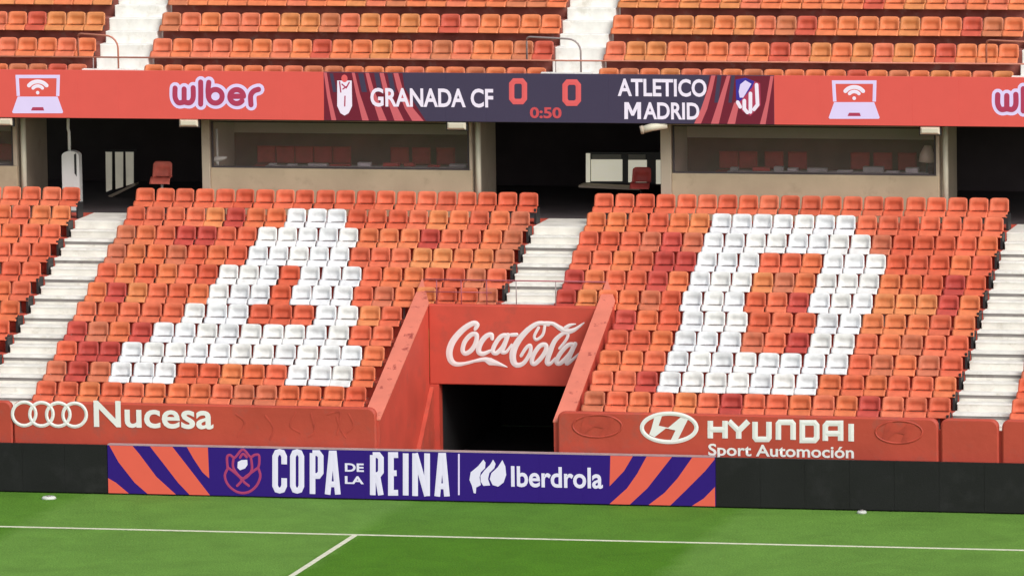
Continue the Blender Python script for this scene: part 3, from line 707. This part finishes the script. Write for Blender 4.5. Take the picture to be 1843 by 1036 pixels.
def hospitality_box(ul, ur, sill_v, uw0, uw1, label, chairs, word, x0=None):
    um = (ul+ur)/2
    X0 = px(ul, 330, YF)[0] if x0 is None else x0; X1 = px(ur, 330, YF)[0]
    zs = px(um, sill_v, YF)[1]; W0 = X0+0.20 if x0 is not None else px(uw0, 270, YF)[0]; W1 = px(uw1, 270, YF)[0]
    zt = ZT-0.16
    root = empty('hospitality_box', ((X0+X1)/2, YF, ZFL), label, 'box', 'glazed boxes under the upper tier')
    boxobj('parapet', M_beige, root, W0-0.02, X1, YF, YF+0.15, ZFL, zs, b=0.01)
    boxobj('pier', M_pier, root, X0, W0-0.022, YF-0.05, YF+0.2, ZFL, ZT, b=0.01)
    boxobj('pier', M_pier, root, W1+0.01, X1, YF+0.02, YF+0.2, zs+0.002, ZT, b=0.01)
    boxobj('head_beam', M_pier, root, W0-0.02, W1+0.008, YF+0.01, YF+0.2, zt, ZT)
    boxobj('side_wall', M_pier, root, X0, X0+0.12, YF+0.202, YBK, ZFL, ZT)
    boxobj('side_wall', M_pier, root, X1-0.12, X1, YF+0.202, YBK, ZFL, ZT)
    boxobj('back_wall', M_boxin, root, X0+0.122, X1-0.122, YBK-0.12, YBK, ZFL, ZT)
    boxobj('ceiling', M_white, root, X0+0.122, X1-0.122, YF+0.202, YBK-0.122, ZT-0.06, ZT-0.002)
    for sx_ in (X0+0.122, X1-0.142): boxobj('lining', M_boxin, root, sx_, sx_+0.02, YF+0.21, YBK-0.122, ZFL+0.1, ZT-0.062)
    boxobj('floor', M_boxin, root, X0+0.144, X1-0.144, YF+0.202, YBK-0.122, zs-0.62, zs-0.55)
    wn = empty('window', (0, 0, 0)); wn.parent = root
    fr = MB(); t = 0.035
    fr.box(W0, W1, YF+0.05, YF+0.10, zs+0.003, zs+0.04); fr.box(W0, W1, YF+0.05, YF+0.10, zt-0.04, zt-0.003)
    fr.box(W0, W0+t, YF+0.05, YF+0.10, zs+0.042, zt-0.042); fr.box(W1-t, W1, YF+0.05, YF+0.10, zs+0.042, zt-0.042)
    fr.build('frame', M_dark, wn)
    boxobj('pane', M_glass, wn, W0+t, W1-t, YF+0.07, YF+0.078, zs+0.042, zt-0.042)
    MB().tube([(X1+0.13, YF+0.14, ZFL), (X1+0.13, YF+0.14, ZT-0.12)], 0.065, 10).build('downpipe', M_cream, root)
    boxobj('desk', M_desk, root, W0+1.2, W1-0.2, YF+0.35, YF+0.75, zs-0.10, zs+0.02, b=0.01)
    boxobj('dado_panel', M_dado, root, X0+0.146, X1-0.146, YBK-0.15, YBK-0.122, zs-0.548, zs+0.58)
    rr_ = random.Random(int(ur))
    xx = W0+1.25
    while xx < W1-0.5:
        ww = rr_.uniform(0.15, 0.5); hh = rr_.uniform(0.03, 0.13); yy = YF+rr_.uniform(0.38, 0.5)
        boxobj('desk_item', rr_.choice([M_desk, M_clutter, M_clutter, M_chair]), root, xx, xx+ww, yy, yy+0.2, zs+0.0205, zs+0.02+hh, b=0.012)
        xx += ww+rr_.uniform(0.02, 0.35)
    world_children_fix(root)
    for c in wn.children: c.matrix_parent_inverse = Matrix.Identity(4)
    # chairs inside
    for i, u in enumerate(chairs):
        yc = YF+1.35; xc = px(u, 270, yc)[0]; zf = zs-0.548
        ch = empty('chair', (xc, yc, zf), f'dark red chair, {ORD[i+1]} from left inside the {word} glazed box', 'chair', 'dark red chairs inside the boxes')
        MB().bbox(xc-0.22, xc+0.22, yc-0.42, yc+0.02, zf+0.43, zf+0.50, b=0.02).build('seat', M_chair, ch)
        MB().bbox(xc-0.22, xc+0.22, yc+0.022, yc+0.08, zf+0.52, zf+0.92, b=0.03).build('backrest', M_chair, ch)
        for sx in (-0.19, 0.19):
            for sy in (-0.38, 0.03):
                MB().box(xc+sx-0.015, xc+sx+0.015, yc+sy-0.015, yc+sy+0.015, zf, zf+0.43).build('leg', M_casing, ch)
        world_children_fix(ch)
    return X0, X1, zs
bxl = hospitality_box(-200, 31, 298, 0, 22, 'beige glazed box at the far left, cut by the frame', [8], 'far left', x0=-20.0)
bx1 = hospitality_box(365, 849, 304.5, 380, 843, 'beige glazed box above the block with the white letter A', [478, 512, 546, 580, 614, 718, 757, 801], 'middle')
bx2 = hospitality_box(1190, 1690, 314.5, 1210, 1683, 'beige glazed box above the block with the white letter D', [1310, 1345, 1392, 1434, 1547, 1588, 1632], 'right')
# white stand behind the glass of the middle box
Yst = YF+0.30; xst, _ = px(391, 270, Yst); zst = px(391, 286, Yst)[1]; zst1 = px(391, 232, Yst)[1]
cs = empty('coat_stand', (xst, Yst, bx1[2]-0.55), 'white pole stand with crossed arms behind the glass at left', 'stand')
MB().tube([(xst, Yst, bx1[2]-0.54), (xst, Yst, zst1)], 0.03).build('pole', M_white, cs)
MB().tube([(xst-0.16, Yst-0.05, zst-0.05), (xst, Yst-0.06, zst), (xst+0.24, Yst-0.05, zst+0.04)], [0.03, 0.07, 0.03]).build('arm', M_white, cs)
MB().tube([(xst+0.02, Yst-0.03, zst-0.16), (xst, Yst-0.06, zst)], [0.03, 0.06]).build('arm', M_white, cs)
world_children_fix(cs)
# pale lampshade-like object at the right end of the right box
Yg = YF+0.5; xg, zg = px(1668, 278, Yg)
lp = empty('standing_lamp', (xg, Yg, bx2[2]-0.55), 'pale standing lamp behind the glass at the right box end', 'lamp')
MB().tube([(xg, Yg, bx2[2]-0.54), (xg, Yg, zg-0.1)], 0.02).build('pole', M_casing, lp)
MB().tube([(xg, Yg, zg-0.17), (xg+.01, Yg, zg), (xg+.03, Yg, zg+0.2)], [0.19, 0.17, 0.08], 12).build('lamp_shade', M_boxin, lp)
world_children_fix(lp)

# bulkhead lights under the ribbon board
def bulkhead(u, v, label, w=0.44, h=0.17, tilt=0.0):
    Y = YFA+0.06; x, z = px(u, v, Y)
    root = empty('bulkhead_light', (x, Y, z), label, 'light', 'floodlights under the ribbon board')
    mb = MB(); mb.bbox(x-w/2, x+w/2, Y-0.06, Y+0.08, z-h/2, z+h/2, b=0.04); mb.build('lens', M_cream, root)
    MB().bbox(x-w/2-0.03, x+w/2+0.03, Y+0.0, Y+0.10, z-h/2-0.03, z+h/2-0.0, b=0.01).build('housing', M_casing, root)
    MB().box(x-0.03, x+0.03, Y+0.082, Y+0.14, z+h/2, z+h/2+0.08).build('bracket', M_casing, root)
    world_children_fix(root)
bulkhead(340, 221, 'cream bulkhead light under the wiber lettering at left')
bulkhead(822, 226.5, 'cream bulkhead light under the GRANADA CF lettering')
bulkhead(1674, 235, 'cream bulkhead light under the right laptop symbol')
bulkhead(6, 219, 'cream bulkhead light at the far left edge of the ribbon board')
# camera-like floodlight under MADRID
Yc = YFA+0.05; xc, zc = px(1178, 228, Yc)
fl = empty('security_camera', (xc, Yc, zc), 'cream tilted camera housing hanging under the MADRID lettering', 'camera')
mb = MB(); mb.tube([(xc-0.24, Yc-0.08, zc-0.06), (xc-0.05, Yc-0.02, zc-0.01), (xc+0.28, Yc+0.06, zc+0.03)], [0.085, 0.09, 0.08], 12); mb.build('housing', M_cream, fl)
MB().tube([(xc-0.31, Yc-0.10, zc-0.075), (xc-0.242, Yc-0.08, zc-0.062)], [0.095, 0.10], 12).build('lens_hood', M_pier, fl)
MB().tube([(xc+0.02, Yc+0.04, zc+0.02), (xc+0.02, Yc+0.10, zc+0.13)], 0.02).build('bracket', M_casing, fl)
world_children_fix(fl)

# things in the left opening
Yo = YF+0.6
xp, zp = px(124.5, 250, Yo)
dp = empty('drainpipe', (xp, Yo, ZFL), 'white drainpipe coming down in the left opening', 'pipe')
MB().tube([(xp, Yo, px(124, 272, Yo)[1]-0.05), (xp, Yo, px(124, 238, Yo)[1]), (xp-0.02, Yo, px(124, 232, Yo)[1]), (xp-0.01, Yo, ZT-0.0)], 0.038, 8).build('pipe', M_white, dp)
MB().tube([(xp+0.10, Yo-0.02, ZT-0.13), (xp+0.22, Yo-0.02, ZT-0.05)], 0.05, 8).build('outlet', M_cream, dp)
world_children_fix(dp)
xa = px(114, 300, Yo)[0]; xb = px(145, 300, Yo)[0]; zt_ = px(130, 271, Yo)[1]
cb = empty('service_cabinet', ((xa+xb)/2, Yo, ZFL), 'white round topped service cabinet at the left opening', 'cabinet')
pts = [(xa, ZFL), (xb, ZFL)]+[((xa+xb)/2+(xb-xa)/2*math.cos(t*math.pi/8), zt_-0.12+0.12*math.sin(t*math.pi/8)) for t in range(9)]
MB().poly_xz(pts, Yo-0.12, Yo+0.12).build('body', M_white, cb)
MB().poly_xz([px(133, 278, Yo-0.13), px(137, 276, Yo-0.13), px(138, 318, Yo-0.13), px(134, 312, Yo-0.13)], Yo-0.126, Yo-0.12).build('door_gap', M_casing, cb)
world_children_fix(cb)
Yw = YF+3.6
sw_ = empty('slatted_window', (px(218, 310, Yw)[0], Yw, px(218, 345, Yw)[1]), 'pale three slat window at the back of the left opening', 'window')
for a, b, vb in ((191, 202, 345), (208, 222, 340), (227, 241, 334)):
    MB().poly_xz([px(a, 273, Yw), px(b, 273, Yw), px(b, vb-4, Yw), px(a+1, vb, Yw)], Yw-0.05, Yw-0.01).build('slat', mat('slat_cream', (0.85, 0.80, 0.66), emit=0.22, ecol=(0.55, 0.52, 0.42)), sw_)  # slats given a glow of their own to stay pale in the dark
MB().poly_xz([px(200, 350, Yw), px(250, 327, Yw), px(250, 331, Yw), px(206, 353, Yw)], Yw-0.3, Yw-0.02).build('ledge', M_pier, sw_)
MB().poly_xz([px(187, 269, Yw), px(246, 269, Yw), px(246, 273, Yw), px(187, 273, Yw)], Yw-0.06, Yw-0.01).build('frame', M_casing, sw_)
world_children_fix(sw_)
def lone_seat(u, v, Y, label, tone, sc=1.0, post=True, zc_=0.55):
    x, z = px(u, v, Y)
    e = empty('single_seat', (x, Y, ZFL), label, 'seat')
    for me, nm in ((ME_back, 'backrest'), (ME_pan, 'seat_pan')):
        o = bpy.data.objects.new(nm, me); o.color = (*tone, 1); o.parent = e; COL.objects.link(o); o.scale = (sc, sc, sc*1.15)
        o.location = (0, 0, z-ZFL-zc_*1.15*sc)
    pmb = MB().tube([(0, -0.12, 0), (0, -0.12, z-ZFL-zc_*1.15*sc+0.40*sc)], 0.035); pmb.build('post', M_white if post else M_casing, e)
lone_seat(294, 304, YF+1.0, 'single salmon seat on a white post in the dark left opening', (0.62, 0.14, 0.10), 1.05)
lone_seat(1156, 314, YF+1.2, 'single dark red seat in front of the white cabinet in the middle opening', (0.42, 0.06, 0.05), 1.0, False)
# white cabinet in the middle opening
Yk = YF+2.9
kx0, kz0 = px(1055, 330, Yk); kx1, kz1 = px(1196, 275, Yk)
kb = empty('kiosk_counter', ((kx0+kx1)/2, Yk, kz0), 'white framed kiosk counter with pale panels in the middle opening', 'kiosk')
M_kiosk = mat('kiosk_panel', (0.82, 0.79, 0.66), emit=0.42, ecol=(0.72, 0.69, 0.55), rough=0.5)  # brightness put in as emission, the panels are no lamps
M_kgreen = mat('kiosk_blind', (0.20, 0.20, 0.17), rough=0.7)
def kp(a, b, v0, v1, y0, y1, m_, nm):
    MB().poly_xz([px(a, v1, Yk), px(b, v1, Yk), px(b, v0, Yk), px(a, v0, Yk)], y0, y1).build(nm, m_, kb)
kp(1054, 1197, 274, 331, Yk+0.02, Yk+0.3, M_casing, 'back_panel')
kp(1055, 1062, 276, 328, Yk-0.03, Yk+0.018, M_kiosk, 'post')
kp(1064, 1120, 287, 326, Yk-0.02, Yk+0.018, M_kiosk, 'shutter')
kp(1066, 1118, 278, 286, Yk-0.01, Yk+0.018, M_kgreen, 'blind')
kp(1131, 1164, 288, 328, Yk-0.02, Yk+0.018, M_kiosk, 'shutter')
kp(1131, 1162, 278, 287, Yk-0.01, Yk+0.018, M_kgreen, 'blind')
kp(1181, 1195, 288, 331, Yk-0.02, Yk+0.018, M_kiosk, 'shutter')
MB().poly_xz([px(1050, 333, Yk), px(1158, 338, Yk), px(1158, 334, Yk), px(1050, 329, Yk)], Yk-0.5, Yk-0.022).build('counter', M_pier, kb)
world_children_fix(kb)

# ------------------------------------------------------------------ ribbon board with scoreboard
XSC0, XSC1 = px(583, 172, YFA)[0], px(1393, 180, YFA)[0]
def ribbon_board(x0, x1, n_, face, label):
    root = empty('ribbon_board', ((x0+x1)/2, YFA, ZFA0), label, 'led board', 'led ribbon boards on the upper tier front')
    w = (x1-x0)/n_
    for i in range(n_):
        boxobj('panel', face, root, x0+i*w+0.001, x0+(i+1)*w-0.001, YFA, YFA+0.12, ZFA0, ZFA1, b=0.003)
    return root
rb0 = ribbon_board(-16.5, XSC0-0.002, 11, L_salmon, 'salmon led ribbon board with laptop symbol and wiber lettering, left')
rb1 = ribbon_board(XSC0, XSC1, 11, L_grey, 'dark led scoreboard reading GRANADA CF 0 0 ATLETICO MADRID')
rb2 = ribbon_board(XSC1+0.002, 16.5, 11, L_salmon, 'salmon led ribbon board right of the scoreboard with laptop symbol')
Q = YFA
def laptop(root, cu_, cv):
    f = lambda pts: [px(cu_+x, cv+y, Q) for x, y in pts]
    mb = MB()
    mb.ribbon(f([(-35, 5), (-37, -30), (37, -30), (36, 5)]), 6/76, Q, smooth=False, h=0.004, cap=False)
    mb.poly_xz(f([(-40, -33), (40, -33), (40, -28), (-40, -28)]), Q-0.006)
    mb.poly_xz(f([(-36, 6), (36, 6), (46, 34), (44, 36), (-44, 36), (-46, 34)]), Q-0.012)
    mb.build('laptop_symbol', L_lav, root)
    MB().poly_xz(f([(-9, 25), (10, 25), (12, 31), (-12, 31)]), Q-0.016).build('laptop_trackpad', L_plumred, root)
    mb = MB()
    for rr, w in ((17, 7), (9, 6)):
        mb.ribbon(f([(rr*1.15*math.sin(t), -4-rr*math.cos(t)) for t in np.linspace(-0.95, 0.95, 7)]), w/76, Q, h=0.005)
    mb.disc(px(cu_, cv-1, Q), 3.2/76, 3.2/76, Q)
    mb.build('wireless_symbol', L_white, root)
laptop(rb0, 68, 168)
laptop(rb2, 1537.5, 178)
KW = 9.215
def wiber(root, ou, ov):
    st_ = [[(235, 265), (237, 420), (290, 505), (385, 495)], [(385, 280), (385, 495)], [(535, 260), (533, 430), (480, 505), (385, 495)],
           [(660, 165), (662, 350), (660, 530)], [(795, 170), (782, 300), (790, 420)],
           [(905+112*math.cos(a), 400+112*math.sin(a)) for a in np.linspace(0, 2*math.pi, 17)],
           [(1145, 400), (1370, 400)], [(1258+114*math.cos(a), 405-114*math.sin(a)) for a in np.linspace(0.05, 5.6, 16)],
           [(1495, 540), (1490, 390), (1540, 315), (1620, 285)]]
    mb = MB()
    for i, s_ in enumerate(st_): mb.ribbon(W2(s_, Q, (ou, ov), KW), 190/KW/76, Q-0.0006*i, h=0.003)
    for c_, r_ in (((905, 400), 110), ((1258, 405), 110), ((385, 400), 150)):
        X_, Z_ = px(ou+c_[0]/KW, ov+c_[1]/KW, Q); mb.disc((X_, Z_), r_/KW/76, r_/KW/76, Q, h=0.0125)
    mb.build('lettering_outline', L_lav, root)
    mb = MB()
    for i, s_ in enumerate(st_): mb.ribbon(W2(s_, Q, (ou, ov), KW), 86/KW/76, Q-0.014-0.0006*i, h=0.003)
    mb.build('lettering', L_plumred, root)
wiber(rb0, 290, 130)
wiber(rb2, 1770.5, 142)
# scoreboard artwork
zlo, zhi = ZFA0+0.004, ZFA1-0.004
def clampz(pts): return [(x, min(max(z, zlo), zhi)) for x, z in pts]
def stripe(pts, w, o, k, m_, off):
    ps = W2(pts, Q, o, k); n0 = len(ps); L = []; Rr = []
    for i, (x, z) in enumerate(ps):
        ww = (w if not isinstance(w, (list, tuple)) else w[i])/k/76/2; L.append((x-ww, z)); Rr.append((x+ww, z))
    MB().poly_xz(clampz(L+Rr[::-1]), Q-off).build('diagonal_stripe', m_, rb1)
o6 = (580, 130)
MB().poly_xz(clampz(W2([(30, -20), (1330, -20), (1360, 250), (1560, 560), (1720, 850), (30, 850)], Q, o6, KW)), Q-0.004).build('stripe_field', L_maroon, rb1)
stripe([(50, -20), (110, 400), (195, 830)], [50, 60, 80], o6, KW, L_pinkstripe, 0.007)
stripe([(515, -20), (590, 350), (720, 830)], [50, 65, 110], o6, KW, L_pinkstripe, 0.007)
stripe([(745, -20), (815, 280), (1010, 830)], [60, 75, 130], o6, KW, L_pinkstripe, 0.007)
stripe([(985, -20), (1045, 260), (1280, 830)], [70, 80, 160], o6, KW, L_pinkstripe, 0.007)
stripe([(1220, -20), (1285, 260), (1440, 600), (1590, 830)], [80, 90, 140, 190], o6, KW, L_pinkstripe, 0.007)
for a, b in ((150, 60), (640, 90), (900, 80), (1120, 80)):
    stripe([(a, 20), (a+60, 330)], b, o6, KW, L_grey, 0.006)
cg = MB().poly_xz(W2([(250, 140), (490, 140), (497, 560), (440, 680), (372, 720), (305, 680), (250, 560)], Q, o6, KW), Q-0.011).build('club_crest', L_white, rb1)
mb = MB(); mb.disc(px(580+370/KW, 130+105/KW, Q), 52/KW/76, 62/KW/76, Q, h=0.012); mb.build('crest_crown', L_digit, rb1)
mb = MB()
for s_ in ([(290, 160), (310, 330)], [(330, 200), (400, 260), (450, 170)], [(345, 280), (420, 230)], [(380, 400), (375, 560)]):
    mb.ribbon(W2(s_, Q, o6, KW), 22/KW/76, Q-0.010, smooth=False, h=0.003)
mb.build('crest_marks', L_plumred, rb1)
text('lettering', 'GRANADA CF', 667, 888, 159, 193, Q, L_white, rb1, bold=0.026, off=0.018)
text('lettering', 'ATLETICO', 1112, 1272, 142, 174, Q, L_white, rb1, bold=0.026, off=0.018)
MB().poly_xz([px(1124+x*30, 214.4-y*30.4, Q) for x, y in ((0, 0), (0, 1), (.26, 1), (.5, .48), (.74, 1), (1, 1), (1, 0), (.78, 0), (.78, .62), (.58, .2), (.42, .2), (.22, .62), (.22, 0))], Q-0.018).build('letter', L_white, rb1)
text('lettering', 'ADRID', 1158, 1259, 184.4, 215, Q, L_white, rb1, bold=0.026, off=0.018)
text('lettering', '0:50', 954, 1011, 193, 213, Q, led('timer', 205, 80, 84), rb1, bold=0.03, off=0.018)
glyphs([('0', 921, 944, 146, 183), ('0', 1017, 1041, 148, 186)], 9.5/76, Q-0.006, L_digit, rb1, 'digit')
o7 = (1250, 130); K7 = 10.907
MB().poly_xz(clampz(W2([(300, -20), (1560, -20), (1560, 1050), (0, 1050), (150, 700)], Q, o7, K7)), Q-0.004).build('stripe_field', L_maroon, rb1)
stripe([(370, -20), (310, 330), (190, 720), (60, 1030)], [80, 90, 120, 130], o7, K7, L_pinkstripe, 0.007)
stripe([(670, -20), (590, 350), (400, 1030)], [70, 90, 150], o7, K7, L_pinkstripe, 0.007)
stripe([(830, 600), (720, 1030)], [100, 150], o7, K7, L_pinkstripe, 0.007)
stripe([(1520, -20), (1440, 560), (1340, 1030)], [60, 65, 110], o7, K7, L_pinkstripe, 0.007)
for a, b in ((490, 80), (760, 70)): stripe([(a, 60), (a-60, 600)], b, o7, K7, L_grey, 0.006)
MB().poly_xz(W2([(810, 150), (1000, 110), (1290, 220), (1300, 650), (1100, 860), (940, 770), (820, 560)], Q, o7, K7), Q-0.010).build('club_crest', L_plumred, rb1)
MB().poly_xz(W2([(810, 150), (1000, 110), (1180, 180), (1130, 300), (900, 570), (820, 540)], Q, o7, K7), Q-0.013).build('crest_blue_field', L_blue, rb1)
MB().poly_xz(W2([(900, 240), (1000, 160), (1120, 230), (1080, 300), (960, 500), (890, 500), (870, 380)], Q, o7, K7), Q-0.016).build('crest_bear', L_lav, rb1)
mb = MB()
for s_ in ([(1220, 250), (1240, 640), (1170, 730)], [(1100, 420), (1100, 780)], [(980, 560), (980, 720), (1040, 790)], [(850, 590), (900, 680)]):
    mb.ribbon(W2(s_, Q, o7, K7), 70/K7/76, Q-0.012, smooth=False, h=0.003)
mb.build('crest_stripes', L_white, rb1)
for b_ in (rb0, rb1, rb2): world_children_fix(b_)

# ------------------------------------------------------------------ upper tier
DU = 0.80
UB = [YFA+0.75, YFA+0.75+DU, YFA+0.75+2*DU, YFA+0.75+3*DU, YFA+0.75+4*DU]     # seat back lines of the rows C, B, A, Z ...
zB = px(700, 103.5, UB[1]-0.46)[1]; zA = px(700, 56, UB[2]-0.46)[1]
RU = zA-zB
UT = [zB-0.335-RU+i*RU for i in range(5)]
ut = empty('upper_terrace', (0, UB[2], UT[0]), kind='structure')
UAX = [(XBL-STW+0.02, XBL+0.05), (-XS+0.05, XS-0.03), (XBR+0.02, XBR+STW)]
for i in range(5):
    y0 = UB[i]-DU+0.10 if i else YFA+0.30; y1 = UB[i]+0.10
    for a, b in ((-16.5, UAX[0][0]), (UAX[0][1], UAX[1][0]), (UAX[1][1], UAX[2][0]), (UAX[2][1], 16.5)):
        boxobj('terrace_step', M_under, ut, a+0.002, b-0.002, y0, y1-0.002, UT[i]-RU-0.2 if i else ZFA0+0.302, UT[i], b=0.01)
boxobj('backing_wall', M_grey, ut, -16.5, 16.5, UB[4]+0.10, UB[4]+0.3, ZFA0+0.302, UT[4]+RU)
world_children_fix(ut)
for idx, (a, b) in enumerate(UAX):
    s = empty('upper_staircase', ((a+b)/2, YFA+0.3, ZFA1), ['white upper tier staircase at left above the wiber lettering', 'white upper tier staircase in the middle above the score digits', 'white upper tier staircase cut by the right edge of the frame'][idx], 'staircase', 'white staircases in the upper tier')
    for i in range(5):
        y0 = UB[i]-DU+0.10 if i else YFA+0.30; y1 = UB[i]+0.10
        boxobj('step', M_stairedge, s, a+0.004, b-0.004, y0, y0+(y1-y0)*0.5, UT[i]-RU-0.15 if i else ZFA0+0.302, UT[i]+0.002, b=0.015)
        boxobj('step', M_stairedge, s, a+0.03, b-0.03, y0+(y1-y0)*0.5, y1-0.002, UT[i]-RU-0.15 if i else ZFA0+0.302, UT[i]+RU*0.5, b=0.015)
    boxobj('landing_edge', M_stairedge, s, a+0.01, b-0.01, YFA+0.125, YFA+0.29, ZFA1-0.115, ZFA1+0.02)
    world_children_fix(s)
# upper seats: one mass
UPAL = [(0.68, 0.185, 0.076), (0.69, 0.205, 0.080), (0.66, 0.175, 0.090), (0.62, 0.225, 0.080), (0.54, 0.175, 0.082), (0.54, 0.095, 0.055)]
UM = [mat(f'upper_seat_plastic_{i}', c, rough=0.5, var=0.12, scale=5.0) for i, c in enumerate(UPAL)]+[M_steel]
wts = [6, 4, 4, 3, 2, 1]
us = MB()
def uadd(mb, x, y, z, rz, mi):
    c, s_ = math.cos(rz), math.sin(rz)
    us.add([(x+1.045*a*c-b*s_, y+a*s_+b*c, z+h) for a, b, h in mb.v], mb.f, mi, True)
for i in range(5):
    for x0, n_ in ((UAX[0][0]-0.03-P*9, 9), (UAX[0][1]+0.02, 20), (UAX[1][1]+0.02, 20), (UAX[2][1]+0.03, 8)):
        for j in range(n_):
            x = x0+P*(j+.5); mi = random.choices(range(6), wts)[0]; rz = random.uniform(-0.03, 0.03); y = UB[i]+random.uniform(-.008, .008)
            uadd(sb, x, y, UT[i], rz, mi); uadd(sp, x, y, UT[i], rz, mi)
            us.box(x-0.15, x+0.15, y+0.04, y+0.09, UT[i]+0.28, UT[i]+0.40, 6)
tag(us.build('upper_tier_seats', UM), 'faded orange plastic seats filling the rows of the upper tier', 'seats', kind='stuff')
# front guard rail and hoops
gr = empty('guard_rail', (0, YFA+0.22, ZFA1), 'long thin terracotta guard rail along the upper tier front', 'railing')
YG = YFA+0.22; zg_ = px(900, 108.5, YG)[1]
MB().tube([(-16.5, YG, zg_), (16.5, YG, zg_)], 0.019).build('top_rail', M_rail, gr)
for u in (168, 1000):
    X = px(u, 115, YG)[0]; MB().tube([(X, YG, ZFA1-0.13), (X, YG, zg_)], 0.013).build('post', M_greyrail, gr)
world_children_fix(gr)
for (ua, ub, vt, m_, lab) in ((128, 212, 64, M_rail, 'brown hoop handrail at the foot of the left upper staircase'), (938, 1045, 70, M_greyrail, 'grey hoop handrail at the foot of the middle upper staircase'), (1768, 1882, 76, M_rail, 'terracotta hoop handrail at the foot of the right upper staircase')):
    Yh = YFA+0.34
    xa = px(ua, vt, Yh)[0]; xb = px(ub, vt, Yh)[0]; zt_ = px((ua+ub)/2, vt, Yh)[1]; rr = 0.30
    h_ = empty('hoop_handrail', ((xa+xb)/2, Yh, ZFA1), lab, 'handrail', 'hoop handrails at the upper staircases')
    pts = [(xa, Yh+0.55, zt_-0.55), (xa, Yh+0.55, zt_-0.12)]+[(xa+0.12-0.12*math.cos(t), Yh+0.55-0.1*t, zt_-0.12+0.12*math.sin(t)) for t in (0.5, 1.0, 1.5)]
    pts += [(xb-rr, Yh, zt_)]+[(xb-rr+rr*math.sin(t), Yh, zt_-rr+rr*math.cos(t)) for t in (0.3, 0.6, 0.9, 1.2, 1.5)]+[(xb, Yh, ZFA1-0.1)]
    MB().tube(pts, 0.022, 8).build('tube', m_, h_)
    world_children_fix(h_)

# ------------------------------------------------------------------ small things by the boards
for u, v, w, lab in ((88, 897, 0.30, 'small white sprinkler cover on the grass before the left black board'), (1551, 923, 0.20, 'small white sprinkler cover on the grass before the right black board')):
    d = ray(u, v); t = -CAM[2]/d[2]; p = CAM+d*t
    e = empty('sprinkler_cover', (p[0], p[1], 0), lab, 'cover', 'white sprinkler covers')
    mb = MB(); k = 14
    mb.tube([(p[0], p[1], 0.0), (p[0], p[1], 0.04), (p[0], p[1], 0.055)], [w*0.55, w*0.5, w*0.42], 14); mb.build('lid', mat('pale_plastic', (0.58, 0.60, 0.56)), e)
    MB().tube([(p[0], p[1], 0.056), (p[0], p[1], 0.075)], [0.05, 0.04], 10).build('cap', M_grey, e)
    world_children_fix(e)
print('lower seats', SEATS)
